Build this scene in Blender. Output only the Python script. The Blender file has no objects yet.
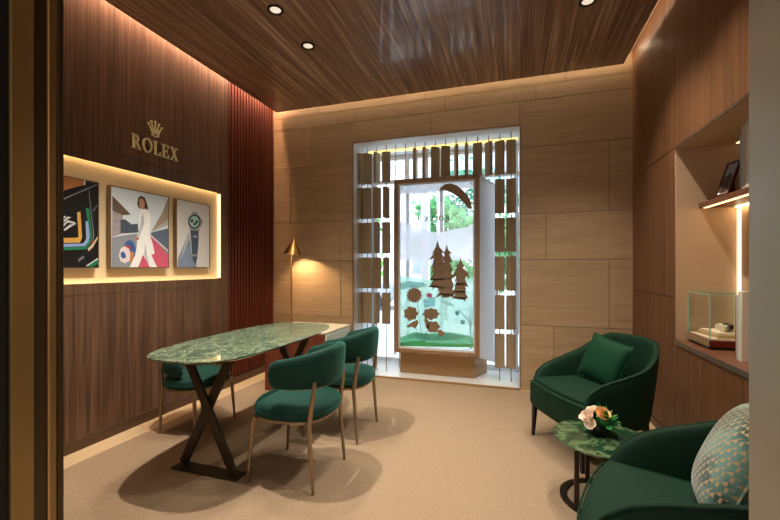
import bpy, bmesh, math, random
from mathutils import Vector, Matrix
random.seed(7)
C = bpy.context.scene.collection
SC = bpy.context.scene
PI = math.pi

# ------------------------------------------------------------------ camera, world, lights, exposure
cam_d = bpy.data.cameras.new('camera'); cam = bpy.data.objects.new('camera', cam_d); C.objects.link(cam)
cam_d.sensor_fit = 'HORIZONTAL'; cam_d.sensor_width = 36.0
cam_d.lens = 36.0 * 386.0 / 780.0
cam_d.shift_y = 7.0 / 780.0
cam_d.clip_start = 0.02
YAW = math.atan(123.0 / 386.0)
cam.location = (0, 0, 1.3); cam.rotation_euler = (PI / 2, 0, YAW)
SC.camera = cam
SC.view_settings.view_transform = 'Standard'; SC.view_settings.look = 'None'
SC.view_settings.gamma = 1.0; SC.view_settings.use_curve_mapping = False
SC.view_settings.exposure = 0.22
SC.cycles.max_bounces = 10; SC.cycles.diffuse_bounces = 5; SC.cycles.transparent_max_bounces = 24
SC.cycles.sample_clamp_indirect = 4.0
SC.cycles.caustics_reflective = False; SC.cycles.caustics_refractive = False

w = bpy.data.worlds.new('sky'); SC.world = w; w.use_nodes = True
bg = w.node_tree.nodes['Background']; bg.inputs[0].default_value = (0.80, 0.90, 1.0, 1); bg.inputs[1].default_value = 4.6

WARM = (1.0, 0.70, 0.40)
def light(name, kind, loc, energy, color=WARM, rot=(0, 0, 0), **kw):
    d = bpy.data.lights.new(name, kind); o = bpy.data.objects.new(name, d); C.objects.link(o)
    o.location = loc; o.rotation_euler = rot; d.energy = energy; d.color = color
    for k, v in kw.items(): setattr(d, k, v)
    return o
LY = {  # recessed downlights: (x, y, watts)
 'desk_row': [(-1.717, 1.53, 14), (-1.717, 2.03, 185), (-1.717, 2.523, 55), (-1.72, 3.02, 45)],
 'seat_row': [(0.522, 1.53, 22), (0.522, 2.53, 60), (0.522, 3.135, 75)],
 'mid_row': [(-0.5, 1.9, 55), (-0.5, 2.9, 40)]}
for row in LY.values():
    for (x, y, e) in row:
        light('downlight_beam', 'SPOT', (x, y, 3.242), e * 1.45, (1.0, 0.90, 0.76), spot_size=math.radians(95), spot_blend=0.7, shadow_soft_size=0.02)
# cove strips hidden above the edges of the dropped ceiling
light('cove_left', 'AREA', (-2.868, 2.62, 3.405), 26, (1.0, 0.60, 0.37), (0, 0, 0), shape='RECTANGLE', size=0.03, size_y=3.3)
light('cove_back', 'AREA', (-0.92, 4.236, 3.405), 8, (1.0, 0.80, 0.56), (0, 0, 0), shape='RECTANGLE', size=3.9, size_y=0.03)
light('cove_right', 'AREA', (0.96, 2.62, 3.345), 4, (1.0, 0.72, 0.48), (0, -PI / 2, 0), shape='RECTANGLE', size=0.03, size_y=3.3)
# window daylight portal, and a soft frontal fill added unseen behind the camera
light('window_portal', 'AREA', (-0.885, 5.12, 1.4), 1, (1, 1, 1), (-PI / 2, 0, 0), shape='RECTANGLE', size=2.0, size_y=2.9).data.cycles.is_portal = True
light('front_fill', 'AREA', (-0.5, -2.4, 1.9), 45, (1.0, 0.95, 0.88), (PI / 2, 0, 0), shape='RECTANGLE', size=4.5, size_y=2.6)

# ------------------------------------------------------------------ materials
def s2l(h):
    h = h.lstrip('#'); r = []
    for i in (0, 2, 4):
        v = int(h[i:i + 2], 16) / 255.0
        r.append(v / 12.92 if v <= 0.04045 else ((v + 0.055) / 1.055) ** 2.4)
    return (r[0], r[1], r[2], 1.0)
MATS = {}
def newmat(name):
    m = bpy.data.materials.new(name); m.use_nodes = True; MATS[name] = m
    nt = m.node_tree; return m, nt, nt.nodes['Principled BSDF']
def nd(nt, t, **kw):
    n = nt.nodes.new(t)
    for k, v in kw.items(): setattr(n, k, v)
    return n
def flat(name, hexc, rough=0.5, metal=0.0, emis=0.0, spec=0.5, coat=0.0, noise=0.0, nscale=30.0, bump=0.0):
    m, nt, b = newmat(name); c = s2l(hexc)
    b.inputs['Base Color'].default_value = c; b.inputs['Roughness'].default_value = rough
    b.inputs['Metallic'].default_value = metal; b.inputs['Specular IOR Level'].default_value = spec
    b.inputs['Coat Weight'].default_value = coat
    if emis:
        b.inputs['Emission Color'].default_value = c; b.inputs['Emission Strength'].default_value = emis
    if noise or bump:
        tc = nd(nt, 'ShaderNodeTexCoord'); n = nd(nt, 'ShaderNodeTexNoise'); n.inputs['Scale'].default_value = nscale; n.inputs['Detail'].default_value = 5
        nt.links.new(tc.outputs['Object'], n.inputs['Vector'])
        if noise:
            mx = nd(nt, 'ShaderNodeMix', data_type='RGBA'); 
            mx.inputs[6].default_value = tuple(q * (1 - noise) for q in c[:3]) + (1,); mx.inputs[7].default_value = tuple(min(1, q * (1 + noise)) for q in c[:3]) + (1,)
            nt.links.new(n.outputs['Fac'], mx.inputs[0]); nt.links.new(mx.outputs[2], b.inputs['Base Color'])
        if bump:
            bp = nd(nt, 'ShaderNodeBump'); bp.inputs['Strength'].default_value = bump; bp.inputs['Distance'].default_value = 0.01
            nt.links.new(n.outputs['Fac'], bp.inputs['Height']); nt.links.new(bp.outputs[0], b.inputs['Normal'])
    return m
def ramp(nt, stops):
    r = nd(nt, 'ShaderNodeValToRGB'); e = r.color_ramp.elements
    while len(e) < len(stops): e.new(0.5)
    for k, (p, h) in enumerate(stops): e[k].position = p; e[k].color = s2l(h) if isinstance(h, str) else h
    return r
def wood(name, stops, scale, rough=0.42, island=0.0, coat=0.0, dist=0.6):
    """straight-grained veneer: noise squeezed across the grain, with a second finer streak"""
    m, nt, b = newmat(name)
    tc = nd(nt, 'ShaderNodeTexCoord'); mp = nd(nt, 'ShaderNodeMapping'); mp.inputs['Scale'].default_value = scale
    nt.links.new(tc.outputs['Object'], mp.inputs['Vector'])
    n = nd(nt, 'ShaderNodeTexNoise'); n.inputs['Scale'].default_value = 1.0; n.inputs['Detail'].default_value = 6; n.inputs['Roughness'].default_value = 0.65; n.inputs['Distortion'].default_value = dist
    nt.links.new(mp.outputs[0], n.inputs['Vector'])
    mp2 = nd(nt, 'ShaderNodeMapping'); mp2.inputs['Scale'].default_value = tuple(q * 3.7 for q in scale)
    nt.links.new(tc.outputs['Object'], mp2.inputs['Vector'])
    n2 = nd(nt, 'ShaderNodeTexNoise'); n2.inputs['Scale'].default_value = 1.0; n2.inputs['Detail'].default_value = 3
    nt.links.new(mp2.outputs[0], n2.inputs['Vector'])
    ad = nd(nt, 'ShaderNodeMath', operation='MULTIPLY_ADD'); ad.inputs[1].default_value = 0.45
    sb = nd(nt, 'ShaderNodeMath', operation='MULTIPLY'); sb.inputs[1].default_value = 0.62
    nt.links.new(n.outputs['Fac'], sb.inputs[0]); nt.links.new(n2.outputs['Fac'], ad.inputs[0]); nt.links.new(sb.outputs[0], ad.inputs[2])
    r = ramp(nt, stops); nt.links.new(ad.outputs[0], r.inputs[0])
    last = r.outputs[0]
    if island:
        g = nd(nt, 'ShaderNodeNewGeometry'); mr = nd(nt, 'ShaderNodeMapRange'); mr.inputs[3].default_value = 1 - island; mr.inputs[4].default_value = 1 + island
        nt.links.new(g.outputs['Random Per Island'], mr.inputs[0])
        vm = nd(nt, 'ShaderNodeVectorMath', operation='SCALE'); nt.links.new(last, vm.inputs[0]); nt.links.new(mr.outputs[0], vm.inputs['Scale']); last = vm.outputs[0]
    nt.links.new(last, b.inputs['Base Color'])
    b.inputs['Roughness'].default_value = rough; b.inputs['Coat Weight'].default_value = coat; b.inputs['Specular IOR Level'].default_value = 0.4
    bp = nd(nt, 'ShaderNodeBump'); bp.inputs['Strength'].default_value = 0.08; bp.inputs['Distance'].default_value = 0.003
    nt.links.new(ad.outputs[0], bp.inputs['Height']); nt.links.new(bp.outputs[0], b.inputs['Normal'])
    return m
def velvet(name, hexc, sheen_hex, sheen=0.6, rough=0.75):
    m, nt, b = newmat(name); c = s2l(hexc)
    tc = nd(nt, 'ShaderNodeTexCoord'); n = nd(nt, 'ShaderNodeTexNoise'); n.inputs['Scale'].default_value = 7; n.inputs['Detail'].default_value = 4
    nt.links.new(tc.outputs['Object'], n.inputs['Vector'])
    mx = nd(nt, 'ShaderNodeMix', data_type='RGBA'); mx.inputs[6].default_value = tuple(q * 0.75 for q in c[:3]) + (1,); mx.inputs[7].default_value = tuple(q * 1.3 for q in c[:3]) + (1,)
    nt.links.new(n.outputs['Fac'], mx.inputs[0]); nt.links.new(mx.outputs[2], b.inputs['Base Color'])
    b.inputs['Roughness'].default_value = rough; b.inputs['Specular IOR Level'].default_value = 0.25
    b.inputs['Sheen Weight'].default_value = sheen; b.inputs['Sheen Roughness'].default_value = 0.35; b.inputs['Sheen Tint'].default_value = s2l(sheen_hex)
    return m
def glassy(name, tint=(1, 1, 1, 1), refl=0.06, rough=0.0):
    m = bpy.data.materials.new(name); m.use_nodes = True; MATS[name] = m; nt = m.node_tree; nt.nodes.clear()
    out = nd(nt, 'ShaderNodeOutputMaterial'); tr = nd(nt, 'ShaderNodeBsdfTransparent'); tr.inputs[0].default_value = tint
    gl = nd(nt, 'ShaderNodeBsdfGlossy'); gl.inputs['Roughness'].default_value = rough
    fr = nd(nt, 'ShaderNodeLayerWeight'); fr.inputs[0].default_value = 0.25
    mr = nd(nt, 'ShaderNodeMapRange'); mr.inputs[3].default_value = refl; mr.inputs[4].default_value = 0.7
    pw = nd(nt, 'ShaderNodeMath', operation='POWER'); pw.inputs[1].default_value = 3.0
    nt.links.new(fr.outputs['Facing'], pw.inputs[0]); nt.links.new(pw.outputs[0], mr.inputs[0])
    mx = nd(nt, 'ShaderNodeMixShader'); nt.links.new(mr.outputs[0], mx.inputs[0]); nt.links.new(tr.outputs[0], mx.inputs[1]); nt.links.new(gl.outputs[0], mx.inputs[2])
    nt.links.new(mx.outputs[0], out.inputs[0]); return m
def film(name, hexc, clear, glow=0.85):
    """translucent printed film: part clear, the rest scatters the daylight through"""
    m = bpy.data.materials.new(name); m.use_nodes = True; MATS[name] = m; nt = m.node_tree; nt.nodes.clear()
    out = nd(nt, 'ShaderNodeOutputMaterial'); tr = nd(nt, 'ShaderNodeBsdfTransparent'); c = s2l(hexc)
    tl = nd(nt, 'ShaderNodeBsdfTranslucent'); tl.inputs[0].default_value = c
    df = nd(nt, 'ShaderNodeBsdfDiffuse'); df.inputs[0].default_value = c
    a = nd(nt, 'ShaderNodeMixShader'); a.inputs[0].default_value = glow; nt.links.new(df.outputs[0], a.inputs[1]); nt.links.new(tl.outputs[0], a.inputs[2])
    tr.inputs[0].default_value = tuple(0.4 + 0.6 * q for q in c[:3]) + (1,)
    mx = nd(nt, 'ShaderNodeMixShader'); mx.inputs[0].default_value = clear
    nt.links.new(a.outputs[0], mx.inputs[1]); nt.links.new(tr.outputs[0], mx.inputs[2]); nt.links.new(mx.outputs[0], out.inputs[0]); return m
def leafmat(name, h):
    m = bpy.data.materials.new(name); m.use_nodes = True; MATS[name] = m; nt = m.node_tree; nt.nodes.clear()
    out = nd(nt, 'ShaderNodeOutputMaterial'); g = nd(nt, 'ShaderNodeNewGeometry'); c = s2l(h)
    mx0 = nd(nt, 'ShaderNodeMix', data_type='RGBA'); mx0.inputs[6].default_value = tuple(q * .6 for q in c[:3]) + (1,); mx0.inputs[7].default_value = tuple(min(1, q * 1.5) for q in c[:3]) + (1,)
    nt.links.new(g.outputs['Random Per Island'], mx0.inputs[0])
    d = nd(nt, 'ShaderNodeBsdfDiffuse'); t = nd(nt, 'ShaderNodeBsdfTranslucent')
    nt.links.new(mx0.outputs[2], d.inputs[0]); nt.links.new(mx0.outputs[2], t.inputs[0])
    mx = nd(nt, 'ShaderNodeMixShader'); mx.inputs[0].default_value = 0.45; nt.links.new(d.outputs[0], mx.inputs[1]); nt.links.new(t.outputs[0], mx.inputs[2]); nt.links.new(mx.outputs[0], out.inputs[0]); return m
def marble(name, dark, mid, vein, scale, rough=0.04):
    m, nt, b = newmat(name)
    tc = nd(nt, 'ShaderNodeTexCoord'); n = nd(nt, 'ShaderNodeTexNoise'); n.inputs['Scale'].default_value = scale; n.inputs['Detail'].default_value = 9; n.inputs['Roughness'].default_value = 0.68; n.inputs['Distortion'].default_value = 1.6
    nt.links.new(tc.outputs['Object'], n.inputs['Vector'])
    r = ramp(nt, [(0.30, dark), (0.48, mid), (0.58, vein), (0.66, mid), (0.8, dark)]); nt.links.new(n.outputs['Fac'], r.inputs[0])
    v = nd(nt, 'ShaderNodeTexVoronoi', feature='DISTANCE_TO_EDGE'); v.inputs['Scale'].default_value = scale * 0.9
    ad = nd(nt, 'ShaderNodeVectorMath', operation='ADD'); sc = nd(nt, 'ShaderNodeVectorMath', operation='SCALE'); sc.inputs['Scale'].default_value = 0.45
    nt.links.new(n.outputs['Color'], sc.inputs[0]); nt.links.new(tc.outputs['Object'], ad.inputs[0]); nt.links.new(sc.outputs[0], ad.inputs[1]); nt.links.new(ad.outputs[0], v.inputs['Vector'])
    r2 = ramp(nt, [(0.0, (1, 1, 1, 1)), (0.05, (0, 0, 0, 1))]); nt.links.new(v.outputs['Distance'], r2.inputs[0])
    ml = nd(nt, 'ShaderNodeMath', operation='MULTIPLY'); ml.inputs[1].default_value = 0.55; nt.links.new(r2.outputs[0], ml.inputs[0])
    mx = nd(nt, 'ShaderNodeMix', data_type='RGBA'); nt.links.new(ml.outputs[0], mx.inputs[0]); nt.links.new(r.outputs[0], mx.inputs[6]); mx.inputs[7].default_value = s2l(vein)
    nt.links.new(mx.outputs[2], b.inputs['Base Color']); b.inputs['Roughness'].default_value = rough; b.inputs['Coat Weight'].default_value = 0.25; b.inputs['Coat Roughness'].default_value = 0.03
    return m

wood('wall_walnut', [(0.30, '#33241b'), (0.48, '#573e2e'), (0.60, '#6d503c'), (0.78, '#8a6c57')], (26, 26, 0.55), 0.42)
wood('wall_walnut_right', [(0.30, '#4b2f1b'), (0.48, '#69452b'), (0.60, '#795234'), (0.78, '#8f6b4a')], (22, 22, 0.5), 0.42)
wood('ceiling_walnut', [(0.30, '#453224'), (0.45, '#75594a'), (0.57, '#957862'), (0.70, '#c8ab8e')], (13, 0.35, 13), 0.34, coat=0.3, dist=1.2)
wood('slat_wood', [(0.30, '#4a2016'), (0.55, '#692f21'), (0.78, '#834433')], (40, 40, 0.6), 0.45)
wood('desk_wood', [(0.30, '#4a2216'), (0.52, '#6a3523'), (0.75, '#83482f')], (24, 24, 0.8), 0.4)
wood('counter_wood', [(0.30, '#512f20'), (0.55, '#704632'), (0.75, '#8a5c42')], (30, 1.0, 30), 0.35)
wood('travertine', [(0.28, '#9f8464'), (0.48, '#af9371'), (0.62, '#b89c7a'), (0.80, '#c6ab8a')], (1.1, 3, 16), 0.5, island=0.07)
wood('louvre_bronze', [(0.3, '#8b775c'), (0.5, '#a08b6c'), (0.75, '#b5a182')], (20, 20, 0.6), 0.42)
wood('frame_bronze', [(0.3, '#7d5f44'), (0.5, '#957352'), (0.75, '#a78563')], (30, 30, 0.8), 0.38)
wood('floor_stone', [(0.3, '#b39672'), (0.5, '#c6aa84'), (0.75, '#d6bc97')], (6, 1.2, 6), 0.42)
flat('slat_gap', '#1d0f0b', 0.7)
flat('plinth_bronze', '#a68258', 0.42, metal=0.35)
flat('carpet_pile', '#98826a', 0.95, noise=0.16, nscale=55, bump=0.5, spec=0.1)
flat('niche_fabric', '#ead0a6', 0.8, noise=0.04, nscale=80)
flat('niche_wood_back', '#c2a383', 0.6, noise=0.06, nscale=14)
flat('bronze_leg', '#9a876e', 0.34, metal=0.9)
flat('dark_bronze', '#40362c', 0.38, metal=0.75)
flat('black_leg', '#0d0a08', 0.4)
flat('brass', '#c39a5a', 0.28, metal=0.95)
flat('sign_gold', '#f3eec6', 0.35)
flat('sign_brown', '#3a2112', 0.5)
flat('frame_metal', '#8a735a', 0.4, metal=0.6)
flat('white_paint', '#dfe2e6', 0.45)
flat('sill_white', '#d5d3d0', 0.22)
flat('desk_white', '#c9d6cb', 0.3)
flat('desk_top', '#d9cdb4', 0.3)
flat('jamb_bronze', '#94794c', 0.38, metal=0.55)
flat('jamb_dark', '#43331f', 0.42, metal=0.4)
flat('jamb_darkness', '#070504', 0.8)
flat('jamb_edge', '#d0a870', 0.3, metal=0.6)
flat('jamb_grey', '#b3b2a6', 0.4, metal=0.3)
flat('hall_plaster', '#9c8566', 0.8)
flat('ceiling_white', '#d9c8ae', 0.8)
flat('lamp_black', '#15110e', 0.5)
flat('lens', '#fff0d8', 0.4, emis=0.62)
flat('led_warm', '#ffe3b8', 0.5, emis=1.2)
flat('corner_glow', '#ffe9c4', 0.5, emis=1.3); flat('led_back', '#ffe0a8', 0.5, emis=12.0); flat('led_niche', '#ffdda6', 0.5, emis=9.0); flat('led_shelf', '#ffc98c', 0.5, emis=3.0)
flat('led_yellow', '#ffd873', 0.5, emis=2.0)
flat('bulb', '#ffd9a0', 0.5, emis=10.0)
flat('trim_dark', '#5b4634', 0.4, metal=0.4)
flat('edge_metal', '#8c8378', 0.35, metal=0.7)
velvet('velvet_teal', '#09342d', '#6fd0b8', 0.5)
velvet('velvet_green', '#042a18', '#4fae80', 0.07)
velvet('cushion_green', '#063c24', '#5cb488', 0.12)
marble('table_marble', '#273a30', '#4d6a58', '#929c80', 11.0, 0.03)
marble('side_marble', '#0d2417', '#1d3c28', '#5f7550', 5.0, 0.04)
flat('marble_edge', '#3b463c', 0.25)
glassy('clear_glass'); glassy('case_glass', (0.985, 1.0, 0.993, 1), 0.04)
flat('glass_edge', '#8fd2bc', 0.2, spec=0.7)
film('film_white', '#f6f4f8', 0.40); film('film_hill', '#d6efe4', 0.5); film('film_meadow', '#9fdcbc', 0.4); film('film_strip', '#8fdc9c', 0.35)
film('film_snow', '#f2f2f0', 0.1); film('film_pond', '#bcd8de', 0.6); film('film_reed', '#88a9b8', 0.3); film('film_pink', '#e0508c', 0.05)
flat('decal_brown', '#957b5e', 0.55, noise=0.15, nscale=40); flat('stem_grey', '#6f9590', 0.5)
flat('ink_black', '#16181b', 0.3, coat=0.5); flat('ink_tan', '#b0703f', 0.4); flat('ink_white', '#dfe0e2', 0.4); flat('ink_grey', '#7b7f86', 0.4)
flat('ink_green', '#1f7f58', 0.4); flat('ink_lav', '#93a7dc', 0.4); flat('ink_yellow', '#d9a84f', 0.4); flat('ink_cream', '#d8c29a', 0.4); flat('ink_red', '#b8433f', 0.4)
flat('ink_sky', '#dce7ef', 0.4, noise=0.08, nscale=4); flat('ink_road', '#8f939c', 0.4, noise=0.1, nscale=9); flat('ink_pitdark', '#6d5a4b', 0.4); flat('ink_pit', '#a59a9c', 0.4, noise=0.35, nscale=40)
flat('ink_hill', '#485362', 0.4, noise=0.4, nscale=50); flat('ink_stand', '#a3917d', 0.4); flat('ink_standdark', '#b9b6b4', 0.4); flat('ink_fence', '#5d6d80', 0.4); flat('ink_track', '#d65a74', 0.4)
flat('ink_hair', '#35241d', 0.4); flat('ink_skin', '#b98468', 0.4); flat('ink_suit', '#f6f5f6', 0.4, noise=0.06, nscale=25); flat('ink_suitsh', '#b9bdc6', 0.4)
flat('ink_blue', '#3d5f9c', 0.4); flat('ink_orange', '#c98645', 0.4); flat('ink_hwhite', '#ecdce2', 0.4)
flat('ink_paper', '#e4e2de', 0.4, noise=0.05, nscale=3); flat('ink_cloth', '#8595ae', 0.4, noise=0.25, nscale=12); flat('ink_clothlt', '#b7c0ca', 0.4); flat('ink_steel', '#a3a29d', 0.35); flat('ink_strap', '#45536b', 0.4); flat('ink_bezel', '#2c3236', 0.3); flat('ink_dial', '#a9d6cd', 0.3)
flat('rose_cream', '#f2e2cc', 0.6); flat('rose_peach', '#f0c184', 0.6); flat('rose_pink', '#eed6c4', 0.6)
flat('leaf_dark', '#1c6b33', 0.45); flat('leaf_light', '#5a9b3a', 0.45); flat('bowl_dark', '#120d0b', 0.25)
flat('book_blue', '#8fb2bf', 0.5); flat('book_grey', '#b9b6ae', 0.5); flat('book_white', '#d9d5ca', 0.5); flat('book_brown', '#6b4630', 0.5); flat('book_tan', '#b39468', 0.5); flat('paper', '#e2dccc', 0.7)
flat('photo_frame', '#4a1d14', 0.3, coat=0.5); flat('photo_print', '#5d5340', 0.35, noise=0.6, nscale=60); flat('photo_sky', '#8795ae', 0.35)
flat('case_base', '#a88d6a', 0.4, metal=0.3); flat('case_red', '#6e231a', 0.3, coat=0.4); flat('pad_cream', '#ead8b8', 0.8); flat('pad_tan', '#c9ab7e', 0.8); flat('steel', '#a8a39a', 0.25, metal=0.9)
leafmat('leaf_a', '#6fae78'); leafmat('leaf_b', '#5f9f86'); leafmat('leaf_c', '#72bd58')
flat('bark', '#6a5646', 0.9); flat('facade', '#e6e6e8', 0.8); flat('facade_glass', '#8d9aa6', 0.2); flat('paving', '#cfd1d3', 0.8, noise=0.08, nscale=3); flat('car_paint', '#8d949c', 0.25, coat=0.6); flat('tyre', '#1b1b1b', 0.8)

def pattern_mat():
    m, nt, b = newmat('cushion_pattern')
    tc = nd(nt, 'ShaderNodeTexCoord'); mp = nd(nt, 'ShaderNodeMapping'); mp.inputs['Scale'].default_value = (58, 58, 58); nt.links.new(tc.outputs['Object'], mp.inputs[0])
    sp = nd(nt, 'ShaderNodeSeparateXYZ'); nt.links.new(mp.outputs[0], sp.inputs[0])
    fx = nd(nt, 'ShaderNodeMath', operation='FRACT'); fz = nd(nt, 'ShaderNodeMath', operation='FRACT'); nt.links.new(sp.outputs[0], fx.inputs[0]); nt.links.new(sp.outputs[2], fz.inputs[0])
    gt = nd(nt, 'ShaderNodeMath', operation='GREATER_THAN'); nt.links.new(fx.outputs[0], gt.inputs[0]); nt.links.new(fz.outputs[0], gt.inputs[1])
    ch = nd(nt, 'ShaderNodeTexChecker'); ch.inputs['Scale'].default_value = 1.0; nt.links.new(mp.outputs[0], ch.inputs[0])
    xr = nd(nt, 'ShaderNodeMath', operation='MULTIPLY'); nt.links.new(gt.outputs[0], xr.inputs[0]); nt.links.new(ch.outputs['Fac'], xr.inputs[1])
    n = nd(nt, 'ShaderNodeTexNoise'); n.inputs['Scale'].default_value = 9; nt.links.new(tc.outputs['Object'], n.inputs[0])
    r = ramp(nt, [(0.42, '#1f4a43'), (0.58, '#6f9a90')]); nt.links.new(n.outputs['Fac'], r.inputs[0])
    mx = nd(nt, 'ShaderNodeMix', data_type='RGBA'); nt.links.new(xr.outputs[0], mx.inputs[0]); nt.links.new(r.outputs[0], mx.inputs[6]); mx.inputs[7].default_value = s2l('#c0a578')
    nt.links.new(mx.outputs[2], b.inputs['Base Color']); b.inputs['Roughness'].default_value = 0.8; b.inputs['Sheen Weight'].default_value = 0.4
pattern_mat()

# ------------------------------------------------------------------ geometry helpers
class MB:
    def __init__(s): s.bm = bmesh.new()
    def face(s, vs, mi=0, smooth=False):
        try: f = s.bm.faces.new(vs)
        except ValueError: return None
        f.material_index = mi; f.smooth = smooth; return f
    def box(s, x0, x1, y0, y1, z0, z1, mi=0):
        v = [s.bm.verts.new((x, y, z)) for x in (x0, x1) for y in (y0, y1) for z in (z0, z1)]
        for q in ((0, 1, 3, 2), (4, 6, 7, 5), (0, 4, 5, 1), (2, 3, 7, 6), (0, 2, 6, 4), (1, 5, 7, 3)): s.face([v[i] for i in q], mi)
        return s
    def prism(s, pts, vec, mi=0, smooth=False):
        vec = Vector(vec); a = [s.bm.verts.new(p) for p in pts]; b = [s.bm.verts.new(Vector(p) + vec) for p in pts]; n = len(pts)
        s.face(a[::-1], mi); s.face(b, mi)
        for i in range(n): s.face([a[i], a[(i + 1) % n], b[(i + 1) % n], b[i]], mi, smooth)
        return s
    def poly(s, pts, mi=0): s.face([s.bm.verts.new(p) for p in pts], mi); return s
    def loft(s, rings, mi=0, cap=True, closed=True, smooth=True):
        R = [[s.bm.verts.new(p) for p in r] for r in rings]; n = len(R[0])
        for a, b in zip(R, R[1:]):
            for i in range(n if closed else n - 1): s.face([a[i], a[(i + 1) % n], b[(i + 1) % n], b[i]], mi, smooth)
        if cap: s.face(R[0][::-1], mi, False); s.face(R[-1], mi, False)
        return s
    def lathe(s, prof, seg=32, c=(0, 0), mi=0, cap=True):
        return s.loft([[(c[0] + r * math.cos(2 * PI * i / seg), c[1] + r * math.sin(2 * PI * i / seg), z) for i in range(seg)] for r, z in prof], mi, cap)
    def tube(s, pts, r, seg=10, mi=0, cap=True, closed=False):
        pts = [Vector(p) for p in pts]; n = len(pts); rr = r if isinstance(r, (list, tuple)) else [r] * n
        rings = []; up = None
        for i, p in enumerate(pts):
            t = (pts[(i + 1) % n] - pts[i - 1]) if closed else (pts[min(i + 1, n - 1)] - pts[max(i - 1, 0)])
            t.normalize()
            if up is None: up = Vector((0, 0, 1)) if abs(t.z) < 0.9 else Vector((1, 0, 0))
            u = (up - t * up.dot(t)).normalized(); v = t.cross(u); up = u
            rings.append([p + (u * math.cos(2 * PI * k / seg) + v * math.sin(2 * PI * k / seg)) * rr[i] for k in range(seg)])
        if closed: rings.append(rings[0]); cap = False
        return s.loft(rings, mi, cap)
    def bar(s, p0, p1, wdt, dep, side=(0, 1, 0), mi=0):
        """flat rectangular bar from p0 to p1; dep along side"""
        p0, p1, sd = Vector(p0), Vector(p1), Vector(side).normalized(); t = (p1 - p0).normalized(); u = t.cross(sd).normalized()
        return s.loft([[p + u * a * wdt / 2 + sd * b * dep / 2 for a, b in ((-1, -1), (1, -1), (1, 1), (-1, 1))] for p in (p0, p1)], mi, True, True, False)
    def ball(s, c, r, seg=12, mi=0, sc=(1, 1, 1)):
        ret = bmesh.ops.create_uvsphere(s.bm, u_segments=seg, v_segments=max(6, seg // 2 + 2), radius=r)
        for v in ret['verts']: v.co = Vector((v.co.x * sc[0], v.co.y * sc[1], v.co.z * sc[2])) + Vector(c)
        for v in ret['verts']:
            for f in v.link_faces: f.material_index = mi; f.smooth = True
        return s
    def build(s, name, mats, parent=None, bevel=0.0, seg=2, sub=0, angle=40, weld=False):
        if weld: bmesh.ops.remove_doubles(s.bm, verts=s.bm.verts, dist=1e-5)
        bmesh.ops.recalc_face_normals(s.bm, faces=s.bm.faces)
        me = bpy.data.meshes.new(name); s.bm.to_mesh(me); s.bm.free()
        for m in ([mats] if isinstance(mats, str) else mats): me.materials.append(MATS[m])
        o = bpy.data.objects.new(name, me); C.objects.link(o)
        if parent is not None: o.parent = parent
        if bevel:
            b = o.modifiers.new('bevel', 'BEVEL'); b.width = bevel; b.segments = seg; b.limit_method = 'ANGLE'; b.angle_limit = math.radians(35)
        if sub:
            b = o.modifiers.new('subsurf', 'SUBSURF'); b.levels = sub; b.render_levels = sub
        if angle and not sub:
            for f in me.polygons: f.use_smooth = True
            me.set_sharp_from_angle(angle=math.radians(angle))
        elif sub:
            for f in me.polygons: f.use_smooth = True
        return o
def tag(o, label, cat, group=None):
    o['label'] = label; o['category'] = cat
    if group: o['group'] = group
    return o
def thing(name, label, cat, loc=(0, 0, 0), rz=0.0, group=None):
    o = bpy.data.objects.new(name, None); C.objects.link(o); o.location = loc; o.rotation_euler = (0, 0, rz); o.empty_display_size = 0.1
    return tag(o, label, cat, group)
def struct(o): o['kind'] = 'structure'; return o
def dup(root, loc, rz, label, group=None, rot=None):
    r = root.copy(); C.objects.link(r); r.location = loc; r.rotation_euler = rot or (0, 0, rz); r['label'] = label
    if group: r['group'] = group
    for ch in [o for o in C.objects if o.parent == root]:
        c = ch.copy(); C.objects.link(c); c.parent = r
        for g in [o for o in C.objects if o.parent == ch]:
            d = g.copy(); C.objects.link(d); d.parent = c
    return r
def supell(a, b, n, k, seg, z=None):
    r = []
    for i in range(seg):
        t = 2 * PI * i / seg; ct, st = math.cos(t), math.sin(t)
        p = (a * math.copysign(abs(ct) ** (2 / n), ct), b * math.copysign(abs(st) ** (2 / n), st))
        r.append(p if z is None else (p[0], p[1], z))
    return r

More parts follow.
